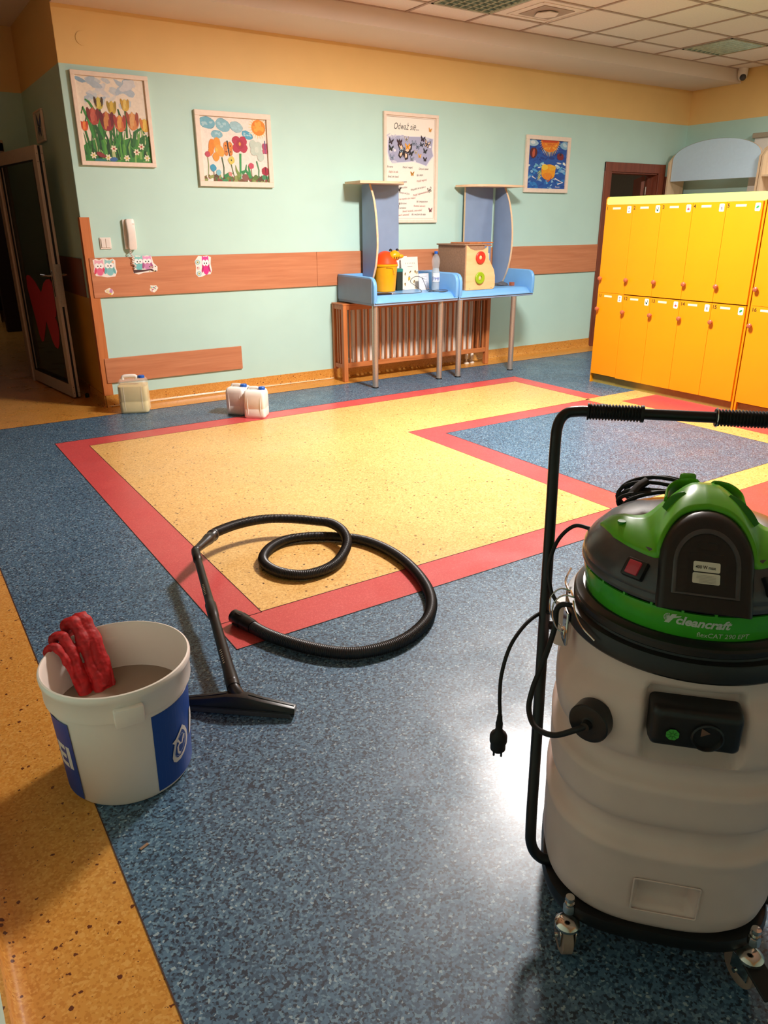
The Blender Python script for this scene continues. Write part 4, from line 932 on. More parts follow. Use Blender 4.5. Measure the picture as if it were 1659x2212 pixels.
# wooden busy box
t = thing('busy_box', 'plywood activity box with red and green wooden rings on the right blue table', 'toy', (3.302, -.60, TT))
HB = .405
put('side_panel', box(B(), -.004, .004, .008, .43, 0, HB, .001), M['board'], t, sm=0)
put('side_panel', box(B(), .226, .234, .008, .43, 0, HB, .001), M['board'], t, sm=0)
put('back_panel', box(B(), 0, .23, .422, .43, 0, HB, .001), M['board'], t, sm=0)
put('inner_panel', box(B(), .004, .226, .012, .020, HB-.08, HB, .001), M['board'], t, sm=0)
o = [(0.0, 0), (.33, 0)]+[(.33+.035*math.sin(a), .035-.035*math.cos(a)) for a in (.4, .8, 1.2, PI/2)]+[(.362, .12), (.345, .18), (.31, .23), (.275, .28), (.262, .33), (.262, HB-.012), (.245, HB-.028), (.2, HB-.044), (.1, HB-.046), (.045, HB-.03), (.012, HB-.004), (0, HB)]
put('front_panel', prism(B(), o, -.008, .008), M['ply'], t, sm=30)
put('top_panel', box(B(), -.02, .25, .0, .44, HB, HB+.012, .002), M['board'], t, sm=0)
for k, (x0, x1) in enumerate(((.09, .18), (.20, .26), (.28, .42))):
    put('top_slat', box(B(), x0, x1, .06+.02*k, .36, HB+.012, HB+.024, .003), M['pinex'], t, sm=0)
put('shelf_board', box(B(), .23, .40, .10, .34, HB-.012, HB+.0, .002), M['pinex'], t, sm=0)
put('support_post', box(B(), .36, .375, .2, .3, 0, HB-.012, .002), M['ply'], t, sm=0)
for x, z, m_, n_ in ((.165, .295, 'ringred', 'red ring'), (.165, .108, 'ringgrn', 'green ring')):
    rg = put('ring', lathe(B(), [(.052, -.009), (.056, -.013), (.056, -.023), (.050, -.027), (.022, -.025), (.020, -.020), (.020, -.010)], (x, 0, z), 32, ax='y', cap=(False, False)), M[m_], t, label=n_)
    put('ring_hub', lathe(B(), [(.019, -.009), (.019, -.022), (.014, -.025)], (x-.006, 0, z), 22, ax='y'), M['ply'], rg)
bm = B()
for x, z in ((.05, .012), (.32, .012)): lathe(bm, [(.003, -.0083), (.003, -.0095)], (x, 0, z), 8, ax='y')
put('screw', bm, M['rub'], t)
stand('sign_stand', 'plain cream sheet standing behind the wooden busy box', 3.945, -.13, 0, .12, .31, lambda A_: A_.stroke([(.5, .62), (1, .62)], .01, 'b8a890'), 'efe6d0', 'paper', lean=.05)
bm = B(); bmesh.ops.create_icosphere(bm, subdivisions=4, radius=1)
for v in bm.verts:
    n_ = math.sin(v.co.x*5+1)*math.cos(v.co.y*6)+math.sin(v.co.z*7+v.co.x*3)*.6
    v.co = Vector((v.co.x*.085, v.co.y*.05, max(-.0, v.co.z*.035+.0)))*(1+.16*n_)+Vector((0, 0, .0))
    v.co.z = max(v.co.z, 0)
tag(put('cloth', bm, M['greycloth'], sm=80, loc=(3.97, -.36, TT)), 'crumpled dark grey cloth on the right blue table at the foot of the screen', 'cloth')
bm = box(B(), -.02, .02, -.02, .02, 0, .035, .002)
tag(put('wooden_block', bm, M['knob'], sm=0, loc=(4.055, -.43, TT)), 'small brown wooden block beside the grey cloth on the right table', 'block')

# ================================================================== yellow lockers
def pict(A_, k):
    c = ['6a6470', '2a5a4a', 'b04848', '7a7078', '2f9a44', '8a8490', '1f2a30', '3a86a8', '60707a', '505458'][k % 10]
    if k % 5 == 0: A_.ell(.5, .3, .15, .1, c, 20); A_.stroke([(.45, .4), (.55, .7), (.7, .8)], .09, c); A_.ell(.42, .78, .12, .08, c)
    elif k % 5 == 1: A_.stroke([(.25, .4), (.35, .75), (.6, .8), (.7, .2)], .14, c); A_.ell(.5, .68, .2, .14, c)
    elif k % 5 == 2: A_.ell(.5, .62, .28, .14, c); A_.stroke([(.5, .25), (.52, .55)], .1, c)
    elif k % 5 == 3: A_.ell(.5, .5, .16, .12, c); A_.stroke([(.35, .25), (.45, .45)], .07, c); A_.ell(.55, .68, .1, .09, '303030')
    else: A_.ell(.5, .5, .32, .15, c, -32); A_.stroke([(.2, .72), (.8, .28)], .04, '1f7a34')
def locker(y0, label, nums_up, nums_lo):
    t = thing('locker_unit', label, 'locker', (4.12, y0, 0), math.radians(-90), 'yellow locker units')
    n = 5; DWd = .292; W = n*DWd; T = .018
    put('side_panel', box(B(), -.016, .0, -.001, .48, 0, 1.568, .001), M['lockyel'], t, sm=0)
    put('side_panel', box(B(), W, W+.016, -.001, .48, 0, 1.568, .001), M['lockyel'], t, sm=0)
    put('back_panel', box(B(), 0, W, .47, .478, .02, 1.60, .001), M['lockyel'], t, sm=0)
    put('plinth', box(B(), 0, W, .025, .04, 0.0, .078), M['olive'], t, sm=0)
    put('carcass', box(B(), 0, W, .008, .47, .078, 1.56), M['lockdk'], t, sm=0)
    o = [(-.016, 1.562), (W+.016, 1.562), (W+.016, 1.61), (W+.008, 1.622), (W-.01, 1.626), (.02, 1.626), (-.004, 1.622), (-.016, 1.605)]
    put('crown_panel', prism(B(), o, .002, .02), M['lime'], t, sm=0)
    put('crown_edge', prism(B(), [(-.017, 1.562), (-.010, 1.562), (-.010, 1.606), (.002, 1.619), (.02, 1.627), (-.004, 1.625), (-.017, 1.608)], -.001, .022), M['lockyel'], t, sm=0)
    put('top_board', box(B(), -.01, W+.01, .02, .478, 1.565, 1.60, .001), M['lime'], t, sm=0)
    DB = {}
    for row in (0, 1):
        for k in range(n):
            z0, z1 = ((.826, 1.560) if row == 0 else (.082, .818)); x0, x1 = k*DWd+.0012, (k+1)*DWd-.0012
            d = put('door', box(B(), 0, x1-x0, -.017, .001, 0, z1-z0, .0008), M['lockyel'], t, sm=0, loc=(x0, 0, z0+(.006 if row == 1 and k == 0 else 0)))
            num = (nums_up if row == 0 else nums_lo)[k]; h_ = z1-z0
            kz = .947-z0 if row == 0 else .675-z0
            put('knob', lathe(B(), [(.009, -.017), (.008, -.026), (.015, -.032), (.019, -.041), (.017, -.050), (.009, -.056), (0, -.057)], (.022, 0, kz), 20, ax='y'), M['knob'], d)
            A_ = Art(x1-x0, .08)
            A_.text(str(num), .02+.0, .56, .50, '3a2410', .02)
            A_.poly([(.26, .30), (.56, .30), (.56, .52), (.26, .52)], 'e0cf9c')
            A_.poly([(.27, .33), (.55, .33), (.55, .49), (.27, .49)], 'f0e6c8')
            for q in range(6): A_.stroke([(.30+.038*q, .42), (.325+.038*q, .42)], .004, 'c0b48c')
            bx = Art(.042, .056)
            pc = [(.5+(x)/.042, .5+(y)/.056) for x, y in rrect(.042, .056, .008, 4)]
            A2 = Art(.042, .056); A2.poly(pc, 'f4f0e8'); pict(A2, num-1)
            A_.build('number_strip', d, M['inkflat'], flat_xz(0, -.0173, h_-.075), lift=.00012)
            A2.build('picture_tag', d, M['inkflat'], flat_xz(x1-x0-.058, -.0173, h_-.068), lift=.00012)
    return t
locker(-1.535, 'yellow locker unit numbered 1 to 5 and 11 to 15, nearer the brown door', [1, 2, 3, 4, 5], [11, 12, 13, 14, 15])
locker(-3.036, 'yellow locker unit starting with door 16 at the right edge of the photo', [6, 7, 8, 9, 10], [16, 17, 18, 19, 20])

# ================================================================== arched shelf on the right wall
t = thing('arched_shelf', 'pale maple shelf unit with blue arched fascia behind the lockers', 'shelf', (7.15, -.075, 0), math.radians(-90))
AW = 1.17
def side(x):
    o_ = [(-.372, 0), (-.068, 0), (-.068, 2.22), (-.20, 2.20), (-.30, 2.15), (-.372, 2.075)]
    put('side_panel', prism(B(), o_, x, x+.022, plane='yz'), M['maple'], t, sm=0)
side(0); side(AW-.022)
pts = [(.03, 1.87), (AW-.03, 1.87), (AW-.03, 2.09)]+[(AW/2+(AW/2-.03)*math.cos(PI*k/24), 2.10+.19*math.sin(PI*k/24)) for k in range(1, 24)]+[(.03, 2.09)]
put('arched_fascia', prism(B(), pts, -.335, -.317), M['archblue'], t, sm=20)
bm = B(); Q = [(x, z) for x, z in pts]+[pts[0]]
for (a, b), (c_, d_) in zip(Q, Q[1:]):
    bm.faces.new([bm.verts.new(p) for p in ((a, -.336, b), (c_, -.336, d_), (c_, -.316, d_), (a, -.316, b))])
bmesh.ops.remove_doubles(bm, verts=bm.verts, dist=1e-5)
for v in bm.verts: v.co.x = AW/2+(v.co.x-AW/2)*1.003; v.co.z = 2.0+(v.co.z-2.0)*1.006
put('edge_banding', bm, M['birch'], t, sm=40)
for z in (.4, .8, 1.2): put('shelf_board', box(B(), .022, AW-.022, -.36, -.068, z, z+.02, .001), M['maple'], t, sm=0)
put('coat_rail', box(B(), .022, AW-.022, -.09, -.070, 1.64, 1.715, .002), M['mahog'], t, sm=0)
t = thing('arched_shelf', 'next pale maple shelf unit, only its front edge visible at the right edge', 'shelf', (7.15, -.075-AW-.01, 0), math.radians(-90))
side(0); side(AW-.022)
for z in (.4, .8, 1.2, 1.87): put('shelf_board', box(B(), .022, AW-.022, -.36, -.068, z, z+.02, .001), M['maple'], t, sm=0)

# ================================================================== canisters
def canister(name, label, x, y, rz, W, D, H, liquid=None):
    t = thing(name, label, 'canister', (x, y, .0), rz, 'plastic canisters along the wall')
    def ring(w, d, z, r=.03): return [(px, py, z) for px, py in rrect(w, d, min(r, w*.3, d*.3), 5)]
    lv = [(.94, .92, 0), (.99, .98, .008), (1, 1, .02), (1, 1, H*.30), (.985, .98, H*.32), (1, 1, H*.34), (1, 1, H*.76), (.97, .96, H*.83), (.90, .88, H*.90), (.80, .76, H*.925)]
    bm = B(); rings(bm, [ring(W*a, D*b, z, W*.13) for a, b, z in lv])
    put('can_body', bm, M['canskin'] if liquid else M['canwhite'], t, sm=60)
    if liquid:
        bm = B(); rings(bm, [ring(W*.975*a, D*.975*b, z+.002, W*.13) for a, b, z in lv[:6]]+[ring(W*.975, D*.97, H*.74, W*.13)])
        put('liquid', bm, M['liquid'], t, sm=60)
    # moulded handle on top, recess strap
    hb = B(); P = crom([(-W*.34, 0, H*.89), (-W*.31, 0, H*.965), (-W*.20, 0, H*.985), (W*.05, 0, H*.985), (W*.13, 0, H*.96), (W*.15, 0, H*.90)], 6)
    tube(hb, P, (.014 if W > .2 else .011), 10); put('handle', hb, M['canwhite'], t)
    nk = put('cap', lathe(B(), [(.026, 0), (.026, .016), (.023, .020), (0, .021)], (W*.31, 0, H*.925), 20), M['bluecap'], t)
    bm = B(); box(bm, W*.31-.034, W*.31-.018, -.008, .008, H*.925+.006, H*.925+.014, .002); put('cap_tab', bm, M['bluecap'], nk)
    bm = B()
    for s_ in (-1, 1):
        tube(bm, [(-W*.5+.004, s_*D*.30, .03), (-W*.5-.001, s_*D*.30, H*.45), (-W*.5+.002, s_*D*.30, H*.76)], .005, 6)
        tube(bm, [(s_*W*.30, -D*.5+.003, .03), (s_*W*.30, -D*.5+.0, H*.45), (s_*W*.30, -D*.5+.004, H*.76)], .004, 6)
    put('moulded_rib', bm, M['canskin'] if liquid else M['canwhite'], t)
    return t
canister('canister', 'large canister three quarters full of yellow liquid, nearest the glass door', .165, -.265, math.radians(-22), .225, .19, .292, True)
canister('canister', 'small white canister with blue cap standing behind the other, closer to the wall', .845, -.80, math.radians(-48), .155, .175, .232)
canister('canister', 'small white canister with blue cap, the one in front on the red border', .912, -.985, math.radians(-38), .165, .165, .232)

# ================================================================== bucket with water and glove
BX, BY = -1.075, -4.553
t = thing('bucket', 'white plastic bucket with blue label, filled with murky water', 'bucket', (BX, BY, 0))
prof = [(.150, .0), (.160, .002), (.1640, .010), (.1765, .265), (.1765, .272), (.186, .275), (.1875, .283), (.1875, .330), (.1915, .334), (.1925, .348), (.190, .3535), (.186, .355), (.1835, .352), (.181, .340), (.1775, .300), (.1745, .27), (.162, .02), (.155, .008)]
put('bucket_body', lathe(B(), prof, (0, 0, 0), 96), M['bucket'], t, sm=45)
for a in (math.radians(-97), math.radians(83)):
    Mx = Matrix.Translation((0, 0, 0)) @ Matrix.Rotation(a, 4, 'Z')
    put('handle_lug', box(B(), .176, .202, -.036, .036, .268, .318, .006, 2, M=Mx), M['bucket'], t)
put('water', lathe(B(), [(.1725, .218), (.12, .2183), (.06, .218), (0, .218)], (0, 0, 0), 64, cap=(False, False)), M['water'], t)
def buck(u, v, h):
    z = .012+v; r = .1641+(.1765-.1641)*(z-.01)/.255+.0006+h; a = math.radians(-80)+u/.17
    return (r*math.cos(a), r*math.sin(a), z)
LW = math.radians(290)*.17; LH = .243
A = Art(LW, LH)
for k in range(70): A.poly([(k/70, 0), ((k+1)/70, 0), ((k+1)/70, 1), (k/70, 1)], '14459a')
def band(pts, c): A.poly([(x/LW, 1-z/LH) for x, z in pts], c)
ex, ez = .076, .105
k_ = 1.0
# emblem: slanted flask outline with a linked shape inside
outl = [(.020, .052), (.034, .038), (.044, .018), (.046, -.004), (.038, -.026), (.022, -.040), (.004, -.048), (-.014, -.048), (-.024, -.040), (-.027, -.026), (-.022, -.004), (-.016, .012), (-.024, .020), (-.010, .026), (.006, .040)]
inn = [(x*.74+.003, z*.76+.0) for x, z in outl if (x, z) != (-.024, .020)]
band([(ex+x, ez+z) for x, z in outl], 'e8e0d8'); band([(ex+x, ez+z) for x, z in inn], '103c8c')
for P in ([(-.014, .010), (-.002, .016), (.004, .004), (-.004, -.004), (-.004, -.022)], [(.004, .002), (.014, -.002), (.024, .018)], [(-.004, -.022), (.006, -.030)], [(.024, .018), (.020, .006)]):
    A.stroke([((ex+x)/LW, 1-(ez+z)/LH) for x, z in P], .0075, 'e8e0d8')
for P in ([(-.014, .010), (-.020, -.004), (-.018, -.026), (-.004, -.032), (.016, -.022), (.030, -.004), (.030, .014), (.016, .028), (.0, .022), (-.014, .010)],):
    A.stroke([((ex+x)/LW, 1-(ez+z)/LH) for x, z in P], .0022, 'b8c0d0')
A.text('M', .132/LW, 1-.098/LH, .40, 'e8e4e0', .03, .25, .95)
A.text('EI', (LW-.080)/LW, 1-.095/LH, .40, 'e8e4e0', .03, .0, .95)
A.build('label', t, M['inkflat'], buck, lift=.00003, clip=False, cut=.009).active_material_index = 0
t = thing('rubber_glove', 'wet red glove hung over the bucket rim, fingers dipping into the water', 'glove', (0, 0, 0))
bm = B()
GP = [([(-1.222, -4.415, .322), (-1.218, -4.418, .350), (-1.204, -4.428, .366), (-1.188, -4.440, .345), (-1.172, -4.450, .29), (-1.156, -4.462, .215)], .015, .010),
      ([(-1.200, -4.388, .33), (-1.194, -4.392, .366), (-1.178, -4.404, .380), (-1.166, -4.420, .356), (-1.154, -4.440, .30), (-1.144, -4.464, .21)], .019, .012),
      ([(-1.160, -4.362, .34), (-1.154, -4.364, .380), (-1.142, -4.378, .398), (-1.130, -4.396, .376), (-1.118, -4.430, .30), (-1.108, -4.474, .205)], .020, .015),
      ([(-1.134, -4.344, .35), (-1.126, -4.352, .386), (-1.116, -4.368, .398), (-1.104, -4.390, .370), (-1.092, -4.430, .30), (-1.086, -4.468, .20)], .022, .013),
      ([(-1.118, -4.400, .33), (-1.104, -4.430, .28), (-1.098, -4.470, .22)], .020, .014)]
for P, ra, rb in GP: tube(bm, crom(P, 6), lambda f_, i, ra=ra, rb=rb: (ra*(1+.12*math.sin(i*1.3)), rb*(1+.18*math.cos(i*.9))), 14, flat=(1, .9, 0))
g = put('glove_body', bm, M['redcloth'], t, sm=0)
md = g.modifiers.new('weld', 'REMESH'); md.mode = 'VOXEL'; md.voxel_size = .0022; md.use_smooth_shade = True
md = g.modifiers.new('soften', 'SMOOTH'); md.iterations = 3; md.factor = .4
tx = bpy.data.textures.new('creases', 'CLOUDS'); tx.noise_scale = .022
md = g.modifiers.new('creases', 'DISPLACE'); md.texture = tx; md.strength = .005; md.mid_level = .5; md.texture_coords = 'GLOBAL'
put('cuff_hem', tube(B(), crom([(-1.112, -4.340, .372), (-1.098, -4.358, .384), (-1.086, -4.385, .362), (-1.077, -4.42, .31), (-1.072, -4.452, .255), (-1.076, -4.478, .222)], 8), .0035, 8), M['redcloth'], t)

# ================================================================== vacuum hose, wand and floor tool
HP = [(-0.366, -3.372, .118), (-.332, -3.325, .11), (-0.205, -3.268, .10), (-0.066, -3.262, .092), (0.048, -3.312, .085), (0.142, -3.402, .082), (0.188, -3.462, .080), (0.196, -3.552, .073), (0.172, -3.638, .058), (0.117, -3.707, .042), (0.038, -3.768, .030), (-0.048, -3.796, .026), (-0.14, -3.784, .0255), (-0.205, -3.709, .0255), (-0.224, -3.609, .0255), (-0.197, -3.522, .0255), (-0.117, -3.44, .0255), (-0.015, -3.407, .0255), (0.098, -3.44, .0255), (0.197, -3.515, .0255), (0.274, -3.613, .0255), (0.308, -3.751, .0255), (0.304, -3.92, .0255), (0.259, -4.109, .0255), (0.190, -4.263, .0255), (0.095, -4.375, .0255), (-0.023, -4.444, .0255), (-0.134, -4.467, .0255), (-0.244, -4.450, .0255), (-0.317, -4.405, .0255), (-0.38, -4.330, .0255), (-0.433, -4.240, .0255), (-0.475, -4.142, .0255), (-0.500, -4.045, .027)]
Q = crom(HP, 12); Q = resample(Q, .0024)
t = thing('vacuum_hose', 'long black ribbed vacuum hose coiled on the yellow floor', 'hose', (0, 0, 0))
bm = B(); tube(bm, Q, lambda f_, i: .0232 if i % 3 == 0 else (.0212 if i % 3 == 1 else .0216), 16)
put('ribbed_hose', bm, M['hose'], t, sm=60)
d = (Q[-1]-Q[-30]).normalized(); P0 = Q[-1]
bm = B(); pr_ = [(0, .0245), (.012, .0265), (.05, .0275), (.055, .0265), (.058, .028), (.095, .029), (.10, .0265), (.118, .0265), (.120, .023)]
tube(bm, [P0-d*.03+d*a for a, r in pr_], lambda f_, i: pr_[i][1], 24)
cf = put('hose_cuff', bm, M['vblack'], t, sm=40)
bm = B()
for k in range(4):
    a = k*PI/2+.4; u = d.orthogonal().normalized(); v_ = d.cross(u); c_ = u*math.cos(a)+v_*math.sin(a)
    tube(bm, [P0-d*.03+d*.060+c_*.028, P0-d*.03+d*.092+c_*.029], .004, 8)
put('grip_rib', bm, M['vblack'], cf)
# wand: elbow at the hose end, then tube down to the floor tool
E0 = Vector((-.500, -3.512, .128)); C0 = Vector((-.366, -3.372, .120)); NK = Vector((-.722, -4.452, .062))
t = thing('vacuum_wand', 'black plastic suction wand with floor squeegee, lying across the red border', 'vacuum wand', (0, 0, 0))
dd = (C0-E0).normalized(); dw = (NK-E0).normalized(); L = (NK-E0).length
pe = [(0, .015), (.04, .0175), (.09, .020), (.12, .0225), (.135, .0245), (.15, .026), (.155, .0245), (.185, .0245), (.19, .0275), (.20, .0275), (.205, .0245)]
bm = B(); tube(bm, [E0+dd*a*.95 for a, r in pe], lambda f_, i: pe[i][1], 22); put('elbow_sleeve', bm, M['vblack'], t, sm=40)
bm = B(); tube(bm, [E0-dd*.014+Vector((0, 0, 0)), E0-dd*.004, E0+dd*.012, E0+dd*.03], lambda f_, i: (.012, .017, .0185, .016)[i], 20)
tube(bm, [E0+dw*a for a in (-.012, 0, .02, .05)], lambda f_, i: (.012, .017, .019, .0185)[i], 20)
put('elbow_joint', bm, M['vblack'], t, sm=40)
pw = [(.0, .0155), (.05, .0185), (.09, .0195), (.095, .0165), (.12, .0155), (.42, .0165), (.46, .0175), (.47, .0210), (.53, .0205), (.56, .0190), (.565, .0175), (.60, .0175), (.90, .0195), (.93, .0215), (.985, .0225), (1.0, .0215)]
bm = B(); tube(bm, [E0+dw*(a*L) for a, r in pw], lambda f_, i: pw[i][1], 24); put('wand_tube', bm, M['vblack'], t, sm=40)
side_ = Vector((-dw.y, dw.x, 0)).normalized(); upw = side_.cross(dw).normalized(); upw = upw if upw.z > 0 else -upw
bm = B()
for s0 in (.33, .80):
    for k in range(7):
        c_ = E0+dw*(s0*L+.012*k)+(upw*.72-side_*.0+dw*0)*.0
        n_ = (upw*.8+(-side_)*.6).normalized() if (-side_).x < 0 else (upw*.8+side_*.6).normalized()
        r_ = .0163 if s0 < .5 else .0190
        p = E0+dw*(s0*L+.012*k)+n_*r_; q_ = n_.cross(dw).normalized()
        tube(bm, [p-q_*.0035, p+q_*.0035], .0012, 6)
put('scale_marks', bm, M['beadw'], t)
bm = B(); tube(bm, [NK+Vector((0, 0, .004))-dw*.03, NK, NK+Vector((.004, -.018, -.016)), NK+Vector((.005, -.03, -.03))], lambda f_, i: (.0195, .0195, .0225, .024)[i], 22)
put('swivel_neck', bm, M['vblack'], t, sm=50)
# floor tool local frame: long axis along (0.758,-0.652)
ax_ = Vector((.758, -.652, 0)).normalized(); ft = Vector((-.652, -.758, 0)).normalized()
org = Vector((-.727, -4.487, 0))
def ftm(): return Matrix(((ax_.x, -ft.x, 0, org.x), (ax_.y, -ft.y, 0, org.y), (0, 0, 1, 0), (0, 0, 0, 1)))
bm = B(); R = []
for x, zt, yb in ((-.185, .031, .016), (-.182, .033, .018), (-.08, .050, .024), (-.035, .060, .030), (0, .062, .032), (.035, .060, .030), (.08, .050, .024), (.182, .033, .018), (.185, .031, .016)):
    R.append([(x, -.020, .014), (x, -.021, zt*.62), (x, -.012, zt*.96), (x, -.004, zt), (x, yb*.7, zt*.95), (x, yb, zt*.6), (x, yb, .014)])
rings(bm, R); bmesh.ops.transform(bm, matrix=ftm(), verts=bm.verts); fb = put('floor_tool', bm, M['vblack'], t, sm=30)
bm = B(); box(bm, -.178, .172, -.0225, -.018, .001, .017, .001); box(bm, -.178, .172, .012, .016, .001, .016, .001); bmesh.ops.transform(bm, matrix=ftm(), verts=bm.verts); put('rubber_lip', bm, mat('grey_rubber', (74, 72, 74), .5, var=.02), fb, sm=0, label='grey rubber lip')
bm = B(); tube(bm, [(-.178, -.0215, .020), (.178, -.0215, .020)], .0018, 6); tube(bm, [(-.035, .004, .060), (-.1, .002, .046), (-.18, .0, .033)], .0022, 6); tube(bm, [(.035, .004, .060), (.1, .002, .046), (.18, .0, .033)], .0022, 6)
bmesh.ops.transform(bm, matrix=ftm(), verts=bm.verts); put('edge_bead', bm, M['vblack'], fb)
# debris on the floor
bm = B(); box(bm, -.012, .012, -.004, .004, 0, .003, .001)
tag(put('floor_scuff', bm, M['board'], sm=0, loc=(-1.135, -4.87, .0004), rz=math.radians(20)), 'small grey crumb lying on the blue floor below the bucket', 'crumb')

# ================================================================== vacuum cleaner (front faces local -y)
V = thing('wet_vacuum_cleaner', 'large wet vacuum cleaner with milky tank, black and green head and tall black push handle', 'vacuum cleaner', (-.208, -5.610, 0), math.radians(-46.6))
# tank
NT_ = 96
prof = [(.10, .205), (.112, .218), (.13, .230), (.16, .236), (.24, .2375), (.290, .238), (.300, .240), (.308, .239), (.316, .232), (.324, .222), (.334, .2165), (.350, .2155), (.362, .219), (.372, .228), (.380, .235), (.40, .238), (.440, .2385), (.452, .240), (.460, .239), (.467, .232), (.474, .223), (.484, .218), (.498, .217), (.508, .220), (.517, .229), (.525, .235), (.54, .238), (.60, .238), (.624, .2365), (.640, .230), (.652, .221), (.664, .216), (.685, .2145), (.71, .214)]
def ex(z): return 2.0+.75*max(0, min(1, (.655-z)/.08)) if z > .57 else 2.75
bm = B(); R = []
NR = []
for (z0, r0), (z1, r1) in zip(prof, prof[1:]):
    m = max(1, int((z1-z0)/.008))
    for q in range(m): NR.append((z0+(z1-z0)*q/m, r0+(r1-r0)*q/m))
NR.append(prof[-1])
for z, r in NR:
    ring = []
    for i in range(NT_*2):
        t_ = 2*PI*i/(NT_*2)-PI/2; c, s_ = math.cos(t_), math.sin(t_); e_ = ex(z)
        k = (abs(c)**e_+abs(s_)**e_)**(-1/e_); x, y = r*k*c*.985, r*k*s_*.985
        if e_ > 2.01: kk = 1-.022*max(0, (k-1)); x *= kk; y *= kk
        # recesses in the front face: socket niche under the switch box, and the low grip pocket
        if y < -.12:
            def niche(xc, hw, z0_, z1_, dep, soft):
                fx = min(1, max(0, (hw-abs(x-xc))/soft)); fz = min(1, max(0, min((z-z0_)/soft, (z1_-z)/soft))); return dep*fx*fx*(3-2*fx)*fz*fz*(3-2*fz)
            y += niche(.0, .088, .524, .668, .036, .018)
            if z < .30: y += niche(.0, .058, .172, .246, .030, .012)
        zz = z-.042*max(0, min(1, (z-.56)/.06))*max(0, min(1, (.712-z)/.05))*abs(c)**2.5
        ring.append((x, y, zz))
    R.append(ring)
rings(bm, R)
put('tank_body', bm, M['tank'], V, sm=70)
bm = B(); o_ = rrect(.120, .078, .004, 3, 0, .209)
for (x0, z0), (x1, z1) in zip(o_, o_[1:]+[o_[0]]): pass
tube(bm, [(x, -.2335-.001, z) for x, z in o_], .0018, 6, closed=True)
put('pocket_lip', bm, M['tank'], V)
# base frame and casters
bm = B()
def sq(a, z, e_=3.2): return superell(a, a, e_, 64, z)
R = [sq(.218, .078), sq(.230, .084), sq(.233, .098), sq(.229, .112), sq(.214, .114), sq(.19, .10), sq(.19, .080)]
rings(bm, R); put('base_frame', bm, M['tube'], V, sm=40)
def caster(x, y, rz, br):
    c_ = put('caster_bracket', lathe(B(), [(.012, .118), (.012, .132), (.008, .140)], (0, 0, 0), 14), M['chrome'], V, loc=(x, y, 0), rz=rz)
    bm = B(); lathe(bm, [(.010, .118), (.010, .140), (.007, .1401), (.007, .148), (.010, .149), (.009, .155), (0, .156)], (0, 0, 0), 12)
    put('stem_bolt', bm, M['chrome'], c_)
    bm = B(); lathe(bm, [(.020, .076), (.025, .079), (.025, .085), (.020, .090), (.013, .094)], (0, 0, 0), 24)
    box(bm, -.017, -.0145, -.018, .026, .035, .074, .001); box(bm, .0145, .017, -.018, .026, .035, .074, .001)
    put('swivel_fork', bm, M['chrome'], c_, sm=40)
    put('wheel', lathe(B(), [(.006, -.0125), (.033, -.0125), (.0375, -.010), (.0375, .010), (.033, .0125), (.006, .0125)], (0, .012, .0385), 32, ax='x'), M['caster'], c_, sm=40)
    put('axle', lathe(B(), [(.005, -.020), (.005, .020)], (0, .012, .0355), 10, ax='x'), M['chrome'], c_)
    if br: bm = B(); box(bm, -.022, .022, -.05, .018, .074, .080, .002, M=Matrix.Rotation(math.radians(18), 4, 'X')@Matrix.Translation((0, 0, -.004))); put('brake_pedal', bm, M['rub'], c_)
caster(-.172, -.220, math.radians(14), False); caster(.176, -.214, math.radians(30), True)
caster(-.172, .205, math.radians(20), False); caster(.172, .205, math.radians(-10), False)
# push handle
HPTS = [(-.20, -.095, .118), (-.232, -.100, .122), (-.254, -.098, .150), (-.2595, -.088, .205), (-.262, -.03, .36), (-.2665, .06, .60), (-.271, .15, .84), (-.2735, .20, .968), (-.271, .222, 1.012), (-.257, .234, 1.034), (-.232, .238, 1.040), (-.20, .239, 1.041)]
PH = crom(HPTS, 8)+[Vector((x, .239, 1.041)) for x in (-.1, 0, .1)]+[Vector((-p.x, p.y, p.z)) for p in crom(HPTS, 8)[::-1]]
put('push_handle', tube(B(), PH, .0118, 16), M['tube'], V, sm=60)
gp = []
def grip(x0, x1):
    n = int((x1-x0)/.0016); bm = B()
    tube(bm, [(x0+(x1-x0)*i/n, .239, 1.041) for i in range(n+1)], lambda f_, i: .0185 if i < 3 or i > n-4 else (.0178 if i % 4 < 2 else .0148), 18); return bm
put('handle_grip', grip(-.212, -.096), M['rub'], V, sm=30); put('handle_grip', grip(.045, .161), M['rub'], V, sm=30)
put('wire_tie', tube(B(), [(.048, .239+.0195*math.cos(a), 1.041+.0195*math.sin(a)) for a in [k*PI/12 for k in range(24)]], .0012, 6, closed=True), M['chrome'], V)
bm = B(); tube(bm, [(-.2685, .082, .600), (-.205, .082, .600)], .011, 12); tube(bm, [(.2685, .082, .600), (.205, .082, .600)], .0085, 12)
put('cross_strut', bm, M['tube'], V)
